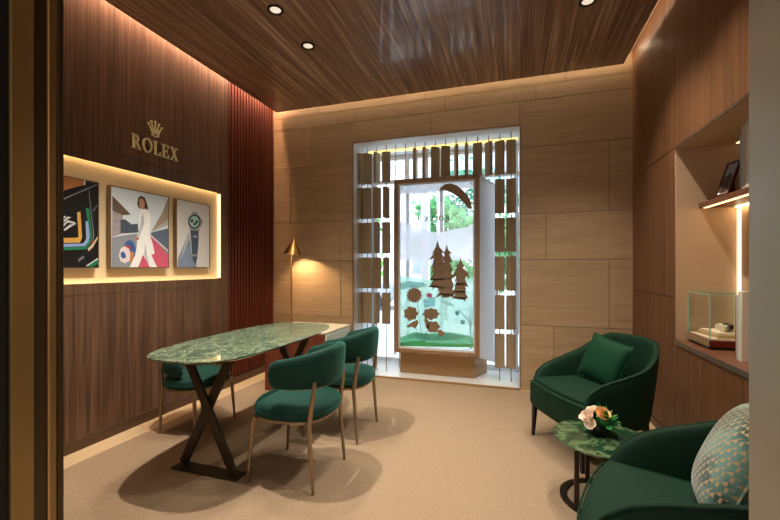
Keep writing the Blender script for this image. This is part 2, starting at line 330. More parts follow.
XL, XR, YB, YF, ZC = -2.94, 1.11, 4.30, 0.95, 3.25
PRINTS = {'P2': [('sky',[(2.156,1.914),(2.663,1.923),(2.663,1.291),(2.154,1.292)]),('road',[(2.154,1.525),(2.331,1.566),(2.49,1.579),(2.663,1.44),(2.663,1.291),(2.154,1.292)]),('pitdark',[(2.159,1.844),(2.309,1.719),(2.244,1.705),(2.159,1.73)]),('pit',[(2.159,1.73),(2.244,1.705),(2.237,1.646),(2.23,1.558),(2.156,1.528)]),('hill',[(2.223,1.665),(2.258,1.676),(2.316,1.641),(2.368,1.653),(2.376,1.581),(2.223,1.56)]),('stand',[(2.663,1.918),(2.604,1.784),(2.49,1.596),(2.663,1.723)]),('standdark',[(2.663,1.723),(2.536,1.63),(2.49,1.594),(2.663,1.67)]),('fence',[(2.663,1.642),(2.49,1.591),(2.49,1.572),(2.663,1.448)]),('track',[(2.47,1.563),(2.49,1.564),(2.663,1.402),(2.663,1.291),(2.376,1.292)]),('white',[(2.478,1.578),(2.663,1.448),(2.663,1.435),(2.473,1.569)]),('hair',[(2.373,1.868),(2.399,1.884),(2.43,1.875),(2.459,1.808),(2.46,1.776),(2.435,1.778),(2.376,1.781),(2.364,1.815)]),('skin',[(2.38,1.852),(2.4,1.867),(2.424,1.853),(2.432,1.818),(2.425,1.791),(2.41,1.779),(2.388,1.786),(2.379,1.813)]),('suit',[(2.399,1.773),(2.441,1.784),(2.473,1.759),(2.486,1.71),(2.473,1.578),(2.506,1.492),(2.523,1.412),(2.49,1.404),(2.528,1.331),(2.549,1.294),(2.478,1.295),(2.414,1.402),(2.391,1.344),(2.368,1.295),(2.297,1.295),(2.316,1.336),(2.353,1.428),(2.361,1.505),(2.358,1.54),(2.385,1.613),(2.379,1.697)]),('suitsh',[(2.414,1.751),(2.425,1.66),(2.376,1.544),(2.365,1.544),(2.388,1.616),(2.399,1.714)]),('suitsh',[(2.435,1.503),(2.448,1.403),(2.47,1.331),(2.46,1.328),(2.425,1.402)]),('skin',[(2.349,1.542),(2.379,1.545),(2.376,1.52),(2.352,1.512)]),('blue',[(2.265,1.499),(2.294,1.515),(2.328,1.503),(2.349,1.456),(2.343,1.385),(2.316,1.371),(2.287,1.425),(2.251,1.471)]),('orange',[(2.298,1.426),(2.334,1.42),(2.334,1.371),(2.301,1.332),(2.287,1.37)]),('hwhite',[(2.223,1.443),(2.251,1.462),(2.287,1.455),(2.304,1.412),(2.298,1.35),(2.261,1.329),(2.223,1.345),(2.208,1.389)]),('red',[(2.251,1.471),(2.301,1.467),(2.31,1.437),(2.272,1.455)]),('blue',[(2.222,1.409),(2.244,1.424),(2.261,1.404),(2.269,1.377),(2.244,1.363),(2.224,1.38)])],'P3': [('paper',[(2.758,1.919),(3.147,1.919),(3.147,1.293),(2.762,1.293)]),('cloth',[(2.884,1.626),(2.902,1.564),(2.92,1.423),(2.971,1.381),(2.98,1.293),(2.762,1.293),(2.765,1.377),(2.82,1.489)]),('clothlt',[(2.877,1.616),(2.893,1.563),(2.872,1.52),(2.795,1.364),(2.829,1.489)]),('steel',[(2.922,1.822),(2.98,1.833),(2.993,1.809),(2.926,1.797)]),('steel',[(3.02,1.765),(3.046,1.771),(3.052,1.754),(3.06,1.737),(3.046,1.714),(3.027,1.684),(3.008,1.691)]),('strap',[(2.902,1.655),(3.008,1.656),(3.005,1.527),(2.99,1.418),(2.924,1.42),(2.917,1.522)]),('steel',[(2.895,1.677),(3.02,1.677),(3.016,1.651),(2.899,1.649)]),('steel',[(2.924,1.423),(2.993,1.419),(2.997,1.402),(2.927,1.406)]),('strap',[(2.927,1.403),(2.993,1.402),(2.971,1.323),(2.935,1.366)]),('steel',[(3.039,1.744),(3.037,1.726),(3.03,1.709),(3.02,1.694),(3.007,1.68),(2.991,1.669),(2.973,1.662),(2.955,1.658),(2.936,1.659),(2.919,1.663),(2.904,1.67),(2.891,1.681),(2.882,1.694),(2.876,1.709),(2.874,1.726),(2.876,1.742),(2.882,1.759),(2.891,1.774),(2.904,1.788),(2.919,1.799),(2.936,1.806),(2.955,1.811),(2.973,1.811),(2.991,1.808),(3.007,1.801),(3.02,1.79),(3.03,1.777),(3.037,1.761)]),('bezel',[(3.031,1.743),(3.029,1.727),(3.023,1.712),(3.014,1.698),(3.002,1.685),(2.987,1.675),(2.971,1.669),(2.955,1.666),(2.938,1.666),(2.922,1.669),(2.908,1.676),(2.897,1.686),(2.888,1.698),(2.883,1.711),(2.881,1.726),(2.883,1.742),(2.888,1.757),(2.897,1.77),(2.908,1.783),(2.922,1.793),(2.938,1.8),(2.955,1.804),(2.971,1.804),(2.987,1.801),(3.002,1.794),(3.014,1.785),(3.023,1.773),(3.029,1.759)]),('dial',[(3.012,1.741),(3.011,1.728),(3.006,1.716),(2.999,1.705),(2.99,1.695),(2.978,1.688),(2.966,1.682),(2.953,1.68),(2.94,1.68),(2.928,1.683),(2.917,1.688),(2.908,1.696),(2.901,1.705),(2.897,1.716),(2.895,1.728),(2.897,1.74),(2.901,1.752),(2.908,1.763),(2.917,1.773),(2.928,1.78),(2.94,1.786),(2.953,1.789),(2.966,1.789),(2.978,1.787),(2.99,1.782),(2.999,1.774),(3.006,1.764),(3.011,1.753)]),('bezel',[(2.94,1.742),(2.94,1.738),(2.938,1.734),(2.936,1.731),(2.934,1.729),(2.931,1.726),(2.927,1.725),(2.924,1.724),(2.92,1.724),(2.917,1.725),(2.914,1.726),(2.911,1.728),(2.909,1.731),(2.908,1.734),(2.908,1.738),(2.908,1.741),(2.909,1.745),(2.911,1.748),(2.914,1.751),(2.917,1.753),(2.92,1.755),(2.924,1.755),(2.927,1.755),(2.931,1.755),(2.934,1.753),(2.936,1.751),(2.938,1.748),(2.94,1.745)]),('bezel',[(2.999,1.737),(2.999,1.733),(2.997,1.729),(2.995,1.726),(2.993,1.723),(2.99,1.721),(2.986,1.72),(2.982,1.719),(2.979,1.719),(2.975,1.72),(2.972,1.721),(2.969,1.723),(2.967,1.726),(2.966,1.729),(2.966,1.733),(2.966,1.736),(2.967,1.74),(2.969,1.743),(2.972,1.746),(2.975,1.748),(2.979,1.75),(2.982,1.751),(2.986,1.751),(2.99,1.75),(2.993,1.748),(2.995,1.746),(2.997,1.743),(2.999,1.74)]),('bezel',[(2.973,1.713),(2.973,1.71),(2.971,1.707),(2.969,1.704),(2.967,1.702),(2.964,1.699),(2.96,1.698),(2.956,1.697),(2.953,1.697),(2.949,1.698),(2.946,1.699),(2.944,1.701),(2.942,1.704),(2.94,1.707),(2.94,1.71),(2.94,1.713),(2.942,1.716),(2.944,1.719),(2.946,1.722),(2.949,1.724),(2.953,1.725),(2.956,1.726),(2.96,1.726),(2.964,1.725),(2.967,1.724),(2.969,1.722),(2.971,1.72),(2.973,1.717)]),('clothlt',[(2.94,1.601),(2.982,1.601),(2.98,1.584),(2.942,1.584)])],'P1': [('black',[(1.648,1.958),(2.058,1.926),(2.058,1.297),(1.648,1.297)]),('tan',[(1.648,1.956),(1.947,1.929),(1.95,1.882),(1.648,1.733)]),('white',[(1.951,1.92),(1.965,1.918),(1.965,1.887),(1.954,1.88)]),('grey',[(1.648,1.654),(2.047,1.91),(2.047,1.901),(1.648,1.643)]),('grey',[(1.986,1.852),(1.99,1.852),(2.026,1.531),(2.013,1.474),(2.006,1.473),(2.018,1.53)]),('green',[(1.966,1.723),(1.991,1.721),(2.01,1.529),(1.999,1.47),(1.966,1.427),(1.648,1.397),(1.648,1.418),(1.957,1.446),(1.983,1.479),(1.993,1.542)]),('lav',[(1.966,1.629),(1.982,1.626),(1.995,1.528),(1.986,1.483),(1.96,1.449),(1.648,1.418),(1.648,1.442),(1.95,1.467),(1.97,1.499)]),('yellow',[(1.909,1.683),(1.931,1.691),(1.943,1.51),(1.927,1.471),(1.648,1.447),(1.648,1.482),(1.912,1.505),(1.919,1.515)]),('white',[(1.821,1.586),(1.848,1.622),(1.897,1.611),(1.899,1.598),(1.85,1.606),(1.824,1.573)]),('white',[(1.821,1.612),(1.848,1.645),(1.872,1.643),(1.848,1.627),(1.822,1.598)]),('white',[(1.824,1.554),(1.86,1.59),(1.907,1.604),(1.872,1.58),(1.829,1.544)]),('white',[(1.82,1.632),(1.829,1.648),(1.841,1.647),(1.822,1.619)]),('cream',[(1.98,1.431),(2.015,1.471),(2.047,1.525),(2.051,1.511),(2.015,1.443),(1.986,1.414)]),('red',[(1.999,1.479),(2.018,1.502),(2.021,1.491),(2.005,1.468)]),('grey',[(1.915,1.354),(1.95,1.381),(1.955,1.367),(1.919,1.336)]),('green',[(1.966,1.307),(2.054,1.36),(2.058,1.324),(2.006,1.298)]),('white',[(1.966,1.309),(2.054,1.366),(2.055,1.36),(1.976,1.304)]),('grey',[(2.015,1.711),(2.054,1.766),(2.055,1.759),(2.021,1.703)])]}
DECALS = {'tree': [[(-0.829,1.611),(-0.808,1.531),(-0.751,1.468),(-0.783,1.46),(-0.751,1.392),(-0.776,1.389),(-0.724,1.309),(-0.747,1.3),(-0.707,1.23),(-0.733,1.195),(-0.689,1.116),(-0.671,1.046),(-0.804,1.035),(-0.849,1.073),(-0.903,1.029),(-0.858,1.114),(-0.921,1.086),(-0.867,1.167),(-0.921,1.149),(-0.867,1.243),(-0.916,1.22),(-0.862,1.3),(-0.907,1.279),(-0.876,1.363),(-0.826,1.403),(-0.93,1.386),(-0.867,1.461),(-0.898,1.447),(-0.849,1.528)],[(-0.721,1.561),(-0.705,1.494),(-0.666,1.458),(-0.694,1.445),(-0.657,1.362),(-0.687,1.353),(-0.654,1.262),(-0.677,1.239),(-0.645,1.195),(-0.663,1.16),(-0.642,1.087),(-0.659,1.046),(-0.624,1.02),(-0.656,0.95),(-0.694,0.975),(-0.684,0.949),(-0.751,0.951),(-0.786,0.946),(-0.772,0.979),(-0.858,0.941),(-0.795,1.026),(-0.84,1.007),(-0.777,1.097),(-0.822,1.087),(-0.769,1.168),(-0.795,1.194),(-0.76,1.247),(-0.769,1.3),(-0.742,1.35),(-0.769,1.38),(-0.74,1.442),(-0.758,1.459),(-0.733,1.498)],[(-0.567,1.405),(-0.55,1.344),(-0.515,1.309),(-0.538,1.292),(-0.498,1.248),(-0.46,1.19),(-0.507,1.196),(-0.515,1.161),(-0.476,1.075),(-0.515,1.083),(-0.498,1.044),(-0.527,1.036),(-0.476,0.954),(-0.52,0.961),(-0.503,0.908),(-0.572,0.952),(-0.602,0.925),(-0.607,0.951),(-0.663,0.932),(-0.619,0.999),(-0.654,0.988),(-0.624,1.073),(-0.636,1.081),(-0.602,1.143),(-0.636,1.134),(-0.607,1.195),(-0.671,1.195),(-0.624,1.251),(-0.631,1.262),(-0.596,1.3),(-0.621,1.307),(-0.584,1.344)]],'bloom': [[(-1.007,0.971),(-1.009,0.966),(-1.014,0.961),(-1.021,0.957),(-1.03,0.954),(-1.023,0.948),(-1.018,0.942),(-1.016,0.935),(-1.016,0.93),(-1.02,0.926),(-1.027,0.924),(-1.035,0.923),(-1.044,0.924),(-1.041,0.916),(-1.039,0.908),(-1.04,0.901),(-1.043,0.897),(-1.048,0.894),(-1.055,0.895),(-1.063,0.898),(-1.07,0.903),(-1.071,0.894),(-1.073,0.886),(-1.077,0.88),(-1.082,0.877),(-1.087,0.878),(-1.093,0.881),(-1.099,0.887),(-1.103,0.895),(-1.108,0.887),(-1.113,0.881),(-1.119,0.877),(-1.125,0.876),(-1.13,0.879),(-1.133,0.884),(-1.135,0.892),(-1.136,0.901),(-1.144,0.896),(-1.152,0.893),(-1.159,0.891),(-1.164,0.893),(-1.167,0.898),(-1.168,0.905),(-1.166,0.913),(-1.163,0.921),(-1.172,0.92),(-1.18,0.92),(-1.187,0.922),(-1.191,0.925),(-1.192,0.931),(-1.189,0.937),(-1.184,0.944),(-1.177,0.95),(-1.186,0.953),(-1.194,0.957),(-1.199,0.961),(-1.201,0.966),(-1.199,0.972),(-1.194,0.976),(-1.186,0.98),(-1.177,0.983),(-1.184,0.989),(-1.189,0.996),(-1.192,1.002),(-1.191,1.008),(-1.187,1.012),(-1.18,1.014),(-1.172,1.014),(-1.163,1.013),(-1.166,1.022),(-1.168,1.03),(-1.167,1.037),(-1.164,1.041),(-1.159,1.043),(-1.152,1.042),(-1.144,1.039),(-1.136,1.034),(-1.135,1.043),(-1.133,1.051),(-1.13,1.057),(-1.125,1.06),(-1.119,1.06),(-1.113,1.056),(-1.108,1.05),(-1.103,1.042),(-1.099,1.05),(-1.093,1.056),(-1.087,1.06),(-1.082,1.061),(-1.077,1.058),(-1.073,1.052),(-1.071,1.044),(-1.07,1.035),(-1.063,1.041),(-1.055,1.044),(-1.048,1.045),(-1.043,1.043),(-1.04,1.039),(-1.039,1.032),(-1.041,1.024),(-1.044,1.016),(-1.035,1.017),(-1.027,1.017),(-1.02,1.015),(-1.016,1.011),(-1.016,1.006),(-1.018,0.999),(-1.023,0.993),(-1.03,0.986),(-1.021,0.984),(-1.014,0.98),(-1.009,0.976)],[(-1.061,0.739),(-1.069,0.732),(-1.079,0.726),(-1.079,0.717),(-1.079,0.706),(-1.081,0.696),(-1.087,0.687),(-1.096,0.682),(-1.106,0.68),(-1.117,0.681),(-1.127,0.685),(-1.135,0.679),(-1.143,0.671),(-1.153,0.667),(-1.163,0.666),(-1.173,0.668),(-1.181,0.675),(-1.186,0.684),(-1.189,0.695),(-1.198,0.696),(-1.21,0.698),(-1.219,0.702),(-1.226,0.709),(-1.23,0.718),(-1.229,0.729),(-1.225,0.739),(-1.218,0.748),(-1.222,0.756),(-1.228,0.766),(-1.23,0.776),(-1.228,0.786),(-1.223,0.794),(-1.214,0.801),(-1.203,0.804),(-1.192,0.805),(-1.188,0.813),(-1.183,0.823),(-1.176,0.832),(-1.168,0.837),(-1.157,0.838),(-1.147,0.836),(-1.138,0.83),(-1.131,0.822),(-1.122,0.824),(-1.111,0.828),(-1.1,0.828),(-1.091,0.824),(-1.083,0.818),(-1.079,0.808),(-1.079,0.798),(-1.081,0.787),(-1.074,0.781),(-1.064,0.775),(-1.058,0.767),(-1.055,0.758),(-1.056,0.748)],[(-0.823,0.741),(-0.833,0.737),(-0.829,0.73),(-0.827,0.722),(-0.829,0.714),(-0.835,0.708),(-0.843,0.704),(-0.854,0.703),(-0.865,0.704),(-0.875,0.706),(-0.88,0.698),(-0.887,0.691),(-0.896,0.687),(-0.906,0.685),(-0.915,0.686),(-0.924,0.69),(-0.931,0.697),(-0.936,0.703),(-0.947,0.7),(-0.958,0.699),(-0.969,0.7),(-0.977,0.703),(-0.983,0.709),(-0.984,0.717),(-0.982,0.725),(-0.979,0.732),(-0.99,0.736),(-0.999,0.74),(-1.005,0.746),(-1.007,0.753),(-1.004,0.76),(-0.998,0.766),(-0.989,0.772),(-0.979,0.776),(-0.983,0.783),(-0.984,0.791),(-0.982,0.799),(-0.977,0.805),(-0.968,0.809),(-0.957,0.81),(-0.946,0.81),(-0.935,0.807),(-0.93,0.815),(-0.923,0.822),(-0.914,0.826),(-0.905,0.828),(-0.895,0.827),(-0.886,0.822),(-0.88,0.816),(-0.875,0.809),(-0.864,0.813),(-0.852,0.814),(-0.842,0.813),(-0.834,0.809),(-0.829,0.803),(-0.827,0.796),(-0.829,0.788),(-0.832,0.78),(-0.822,0.777),(-0.813,0.773),(-0.807,0.767),(-0.805,0.76),(-0.807,0.753),(-0.814,0.747)],[(-0.798,0.605),(-0.803,0.597),(-0.812,0.59),(-0.822,0.585),(-0.823,0.576),(-0.824,0.567),(-0.829,0.558),(-0.837,0.551),(-0.847,0.546),(-0.858,0.545),(-0.869,0.547),(-0.879,0.552),(-0.888,0.549),(-0.899,0.544),(-0.91,0.542),(-0.921,0.544),(-0.93,0.549),(-0.936,0.557),(-0.939,0.566),(-0.938,0.576),(-0.946,0.581),(-0.956,0.586),(-0.962,0.593),(-0.966,0.602),(-0.964,0.612),(-0.959,0.62),(-0.951,0.627),(-0.941,0.633),(-0.939,0.641),(-0.938,0.651),(-0.933,0.66),(-0.925,0.667),(-0.915,0.671),(-0.904,0.672),(-0.893,0.67),(-0.883,0.665),(-0.874,0.668),(-0.863,0.673),(-0.852,0.674),(-0.841,0.672),(-0.832,0.667),(-0.826,0.66),(-0.823,0.651),(-0.824,0.641),(-0.816,0.636),(-0.807,0.631),(-0.8,0.623),(-0.797,0.615)],[(-1.204,0.603),(-1.12,0.659),(-1.062,0.686),(-1.05,0.646),(-1.087,0.576),(-1.137,0.601),(-1.17,0.583)],[(-0.987,0.689),(-0.958,0.706),(-0.925,0.667),(-0.922,0.611),(-0.938,0.57),(-0.967,0.617)],[(-0.832,0.56),(-0.8,0.585),(-0.744,0.548),(-0.768,0.507),(-0.8,0.501)]],'stem': [[(-1.07,0.88),(-1.062,0.88),(-1.004,0.43),(-1.01,0.43)],[(-1.087,0.579),(-1.08,0.58),(-1.012,0.429),(-1.02,0.429)],[(-0.951,0.57),(-0.944,0.57),(-0.994,0.431),(-1.0,0.43)],[(-0.93,0.515),(-0.922,0.512),(-0.984,0.423),(-0.99,0.426)]],'wing': [[(-0.817,2.169),(-0.786,2.22),(-0.742,2.247),(-0.68,2.254),(-0.61,2.227),(-0.541,2.17),(-0.481,2.097),(-0.442,2.008),(-0.443,1.951),(-0.472,1.953),(-0.524,2.021),(-0.593,2.094),(-0.663,2.142),(-0.733,2.176),(-0.786,2.179)]],'cloud': [[(-1.288,1.84),(-1.227,1.829),(-1.133,1.795),(-1.077,1.76),(-0.967,1.735),(-0.903,1.705),(-0.786,1.698),(-0.715,1.714),(-0.645,1.733),(-0.575,1.741),(-0.489,1.751),(-0.418,1.8),(-0.418,1.378),(-1.288,1.382)],[(-1.288,2.221),(-0.822,2.231),(-0.813,2.178),(-0.967,2.165),(-1.288,2.166)]],'hill': [[(-1.293,1.195),(-1.087,1.172),(-0.954,1.149),(-0.84,1.118),(-0.649,1.136),(-0.417,1.178),(-0.417,0.395),(-1.293,0.339)]],'meadow': [[(-1.293,0.454),(-1.12,0.537),(-0.954,0.529),(-0.712,0.553),(-0.494,0.53),(-0.417,0.503),(-0.417,0.395),(-1.293,0.339)]],'strip': [[(-1.293,0.396),(-1.087,0.433),(-0.792,0.415),(-0.417,0.433),(-0.417,0.391),(-1.293,0.342)]],'snow': [[(-0.824,0.943),(-0.744,0.913),(-0.634,0.861),(-0.649,0.845),(-0.76,0.878)],[(-1.204,1.065),(-1.037,1.091),(-0.946,1.077),(-1.07,1.05)]],'pink': [[(-0.967,0.964),(-0.938,1.001),(-0.902,0.989),(-0.892,0.957),(-0.93,0.937)]],'reed': [[(-0.463,0.858),(-0.454,0.859),(-0.451,0.455),(-0.466,0.454)],[(-0.602,0.823),(-0.594,0.831),(-0.471,0.687),(-0.471,0.671)],[(-0.501,0.842),(-0.494,0.842),(-0.463,0.641),(-0.469,0.64)],[(-0.577,0.776),(-0.578,0.773),(-0.58,0.769),(-0.583,0.767),(-0.586,0.765),(-0.586,0.761),(-0.587,0.757),(-0.589,0.754),(-0.591,0.751),(-0.595,0.75),(-0.599,0.75),(-0.602,0.751),(-0.605,0.753),(-0.609,0.751),(-0.612,0.75),(-0.616,0.749),(-0.619,0.75),(-0.622,0.753),(-0.624,0.756),(-0.625,0.76),(-0.624,0.764),(-0.628,0.765),(-0.631,0.768),(-0.633,0.771),(-0.634,0.774),(-0.633,0.778),(-0.631,0.781),(-0.628,0.784),(-0.624,0.786),(-0.625,0.79),(-0.624,0.793),(-0.622,0.797),(-0.619,0.799),(-0.616,0.801),(-0.612,0.801),(-0.609,0.799),(-0.605,0.797),(-0.602,0.8),(-0.599,0.801),(-0.595,0.801),(-0.591,0.8),(-0.589,0.798),(-0.587,0.795),(-0.586,0.791),(-0.586,0.787),(-0.583,0.786),(-0.58,0.783),(-0.578,0.78)],[(-0.517,0.677),(-0.518,0.673),(-0.52,0.67),(-0.522,0.668),(-0.526,0.666),(-0.526,0.662),(-0.526,0.658),(-0.528,0.655),(-0.531,0.652),(-0.534,0.651),(-0.538,0.651),(-0.542,0.652),(-0.545,0.654),(-0.548,0.652),(-0.551,0.65),(-0.555,0.65),(-0.559,0.651),(-0.561,0.653),(-0.563,0.656),(-0.564,0.66),(-0.564,0.664),(-0.567,0.666),(-0.57,0.668),(-0.572,0.671),(-0.573,0.675),(-0.572,0.678),(-0.57,0.682),(-0.567,0.684),(-0.564,0.686),(-0.564,0.69),(-0.563,0.694),(-0.561,0.697),(-0.559,0.7),(-0.555,0.701),(-0.551,0.701),(-0.548,0.7),(-0.545,0.698),(-0.542,0.7),(-0.538,0.702),(-0.534,0.702),(-0.531,0.701),(-0.528,0.699),(-0.526,0.695),(-0.526,0.692),(-0.526,0.688),(-0.522,0.686),(-0.52,0.684),(-0.518,0.681)],[(-0.432,0.828),(-0.423,0.825),(-0.454,0.563),(-0.46,0.563)]],'pond': [[(-1.289,1.113),(-1.154,1.134),(-1.004,1.119),(-0.954,1.085),(-1.17,1.049),(-1.289,1.03)],[(-1.004,0.922),(-0.857,0.958),(-0.857,0.846),(-0.987,0.826)],[(-1.187,0.476),(-1.103,0.522),(-0.84,0.511),(-0.681,0.552),(-0.494,0.514),(-0.649,0.459),(-1.004,0.446)]],'logo_span': [(-0.989,1.897),(-0.694,1.886),(-0.694,1.827),(-0.989,1.838),(-0.849,1.966),(-0.849,1.922)]}
# ------------------------------------------------------------------ the room
o = MB().box(-4.6, 2.6, -2.6, YB + 0.02, -0.12, 0.0).build('floor', 'floor_stone'); struct(o)
o = MB().box(XL + 0.095, XR - 0.098, YF, YB - 0.088, ZC, ZC + 0.05).box(XL - 0.12, XR + 0.6, YF, YB + 0.12, 3.42, 3.5, 1).build('ceiling', ['ceiling_walnut', 'ceiling_white']); struct(o)
# left wall: walnut panels round a shallow lit niche, slatted panel next to the corner
m = MB(); g = 0.003; NY0, NY1, NZ0, NZ1 = 0.98, 3.345, 1.18, 2.075
m.box(XL - 0.16, XL - 0.10, YF, YB + 0.1, 0, 3.42, 1)
CAV = 0.07                                     # the cavity is taller than its opening; its light strips sit behind the lips
m.box(XL - 0.10, XL, YF, 3.455, 2.176 + g, 3.42); m.box(XL - 0.014, XL, YF, 3.455, NZ1, 2.176); m.box(XL - 0.10, XL - 0.014, YF, 3.455, NZ1 + CAV, 2.176)
m.box(XL - 0.10, XL, NY1, 3.455, NZ0, NZ1); m.box(XL - 0.10, XL - 0.014, NY1, 3.455, NZ1, NZ1 + CAV); m.box(XL - 0.10, XL - 0.014, NY1, 3.455, NZ0 - CAV, NZ0); m.box(XL - 0.10, XL, YF, NY0, NZ0, NZ1)
m.box(XL - 0.014, XL, YF, 3.455, 1.097 + g, NZ0); m.box(XL - 0.10, XL - 0.014, YF, 3.455, 1.097, NZ0 - CAV); m.box(XL - 0.10, XL, YF, 3.455, 0.0, 1.097)
m.box(XL - 0.051, XL - 0.046, NY0, NY1, NZ0 - CAV, NZ1 + CAV, 2)
struct(m.build('wall_left', ['wall_walnut', 'slat_gap', 'niche_fabric']))
led = MB().box(XL - 0.045, XL - 0.004, NY1 - 0.006, NY1 - 0.001, NZ0 + 0.006, NZ1 - 0.006).build('led_strip', 'led_warm'); tag(led, 'vertical light strip glowing in the right edge of the picture niche', 'light strip')
led = MB().box(XL - 0.040, XL - 0.016, NY0 + 0.01, NY1 - 0.012, NZ1 + 0.030, NZ1 + 0.036).build('led_strip', 'led_niche'); tag(led, 'long hidden light strip that lights the picture niche from its top edge', 'light strip')
led = MB().box(XL - 0.040, XL - 0.016, NY0 + 0.01, NY1 - 0.012, NZ0 - 0.036, NZ0 - 0.030).build('led_strip', 'led_niche'); tag(led, 'long hidden light strip that lights the picture niche from its bottom edge', 'light strip')
# slats
sl = thing('slat_panel', 'reddish walnut panel of vertical slats in the far left corner', 'slat panel', (XL, 3.46, 0))
ns = 17; pitch = (YB - 3.46) / ns
MB().box(-0.05, -0.042, 0, YB - 3.46, 0.09, 3.42).build('backing', 'slat_gap', sl)
for i in range(ns):
    MB().box(-0.042, 0.0, i * pitch + 0.010, i * pitch + 0.010 + pitch * 0.36, 0.09, 3.42).build('slat', 'slat_wood', sl, bevel=0.002)
struct(MB().box(XL, XL + 0.012, YF, YB, 0.0, 0.085).build('baseboard_left', 'trim_dark', bevel=0.003))
# back wall of stone slabs, a slab is one island of the wall mesh
WX0, WX1, WZ = -1.84, 0.068, 2.797
rows = [(0.0, 0.69, [-2.3, 0.40]), (0.69, 1.378, [-2.0, 0.906]), (1.378, 1.86, [-2.01, 0.326]), (1.86, 2.558, [-2.70, 0.906]), (2.558, 3.045, [-2.40, -1.84, -0.884, 0.068]), (3.045, 3.2, [-1.8, -0.72, 0.229]), (3.2, 3.42, [-2.3, -0.95, 0.516])]
m = MB(); m.box(XL - 0.1, WX0 - 0.01, YB + 0.012, YB + 0.12, 0, 3.42, 1); m.box(WX1 + 0.01, XR + 0.6, YB + 0.012, YB + 0.12, 0, 3.42, 1); m.box(WX0 - 0.01, WX1 + 0.01, YB + 0.012, YB + 0.12, WZ + 0.01, 3.42, 1)
g = 0.0022
for z0, z1, js in rows:
    xs = [XL - 0.05] + js + [XR + 0.05]
    for a, b in zip(xs, xs[1:]):
        def slab(x0, x1, u0, u1): m.box(x0 + g, x1 - g, YB, YB + 0.014, u0 + g, u1 - g)
        if b <= WX0 + 0.03 or a >= WX1 - 0.03: slab(a, b, z0, z1); continue
        if z0 >= WZ: slab(a, b, z0, z1); continue
        if a < WX0 - 0.03: slab(a, WX0, z0, z1)
        if b > WX1 + 0.03: slab(WX1, b, z0, z1)
        if z1 > WZ: slab(max(a, WX0), min(b, WX1), WZ, z1)
struct(m.build('wall_back', ['travertine', 'jamb_dark'], bevel=0.0015, seg=1))
# right wall: walnut panels with a deep display niche
RY0, RY1, RZ0, RZ1, RD = 1.25, 3.268, 0.745, 2.15, 0.375
m = MB(); g = 0.0025
for y0, y1 in ((YF, 3.27), (3.27, 3.479), (3.479, YB)):
    m.box(XR, XR + 0.03, y0 + g, y1 - g, 2.158 + g, 3.42)
for y0, y1 in ((3.268, 3.479), (3.479, YB)):
    m.box(XR, XR + 0.03, y0 + g, y1 - g, 1.08 + g, 2.158 - g); m.box(XR, XR + 0.03, y0 + g, y1 - g, 0.06, 1.08 - g)
m.box(XR, XR + 0.03, YF, RY0, 0.06, 2.158 - g)
m.box(XR + 0.03, XR + 0.06, YF, YB, 2.16, 3.42, 1); m.box(XR + 0.03, XR + 0.06, RY1 + 0.01, YB, 0, 2.16, 1); m.box(XR + 0.03, XR + 0.06, YF, RY0 - 0.01, 0, 2.16, 1); m.box(XR + 0.03, XR + 0.05, RY0, RY1, 0, 0.06, 1)
struct(m.build('wall_right', ['wall_walnut_right', 'slat_gap', 'niche_wood_back', 'edge_metal'], bevel=0.001, seg=1))
m = MB()   # niche lining
m.box(XR + 0.004, XR + RD + 0.03, RY1, RY1 + 0.02, RZ0, RZ1, 2); m.box(XR + 0.004, XR + RD + 0.03, RY0 - 0.02, RY0, RZ0, RZ1, 2)
m.box(XR + RD, XR + RD + 0.03, RY0, RY1, RZ0, RZ1, 2); m.box(XR + 0.004, XR + RD + 0.03, RY0 - 0.02, RY1 + 0.02, RZ1, RZ1 + 0.02, 2)
m.box(XR - 0.004, XR + 0.008, RY0, RY1, RZ1 - 0.004, RZ1 + 0.004, 3)
struct(m.build('trim_7', ['wall_walnut_right', 'slat_gap', 'niche_wood_back', 'edge_metal'], bevel=0.001, seg=1))
struct(MB().box(XR - 0.012, XR, YF, YB, 0.0, 0.06).build('baseboard_right', 'trim_dark', bevel=0.003))
# front wall with the doorway the camera looks through, and the dim hall behind
DX0, DX1 = -1.512, 0.4465
m = MB(); m.box(XL - 0.12, DX0 - 0.16, 0.62, YF, 0, 3.5); m.box(DX1 + 0.2, XR + 0.6, 0.62, YF, 0, 3.5)
m.box(DX0 - 0.16, DX1 + 0.2, 0.62, YF, 3.1, 3.5)
struct(m.build('wall_front', 'hall_plaster'))
m = MB()
m.box(DX0 - 0.16, DX0 + 0.000, 0.932, YF, 0, 3.1, 1)
m.box(DX0 - 0.16, DX0 - 0.006, 0.908, 0.932, 0, 3.1, 0); m.box(DX0 - 0.16, DX0 - 0.001, 0.903, 0.908, 0, 3.1, 2); m.box(DX0 - 0.16, DX0 - 0.008, 0.862, 0.903, 0, 3.1, 1)
m.box(DX0 - 0.16, DX0 - 0.002, 0.80, 0.862, 0, 3.1, 0); m.box(DX0 - 0.16, DX0 - 0.012, 0.62, 0.80, 0, 3.1, 3)  # last step is coloured black for the darkness beside the doorway
struct(m.build('trim_1', ['jamb_bronze', 'jamb_dark', 'jamb_edge', 'jamb_darkness'], bevel=0.002))
struct(MB().box(DX1, DX1 + 0.2, 0.62, YF, 0, 3.1).build('trim_2', 'jamb_grey', bevel=0.003))
m = MB(); m.box(-4.7, -4.6, -2.6, 0.62, 0, 3.5); m.box(2.6, 2.7, -2.6, 0.62, 0, 3.5); m.box(-4.7, 2.7, -2.7, -2.6, 0, 3.5); m.box(-4.6, XL - 0.12, 0.55, 0.62, 0, 3.5); m.box(XR + 0.6, 2.6, 0.55, 0.62, 0, 3.5)
struct(m.build('wall_hall', 'hall_plaster'))
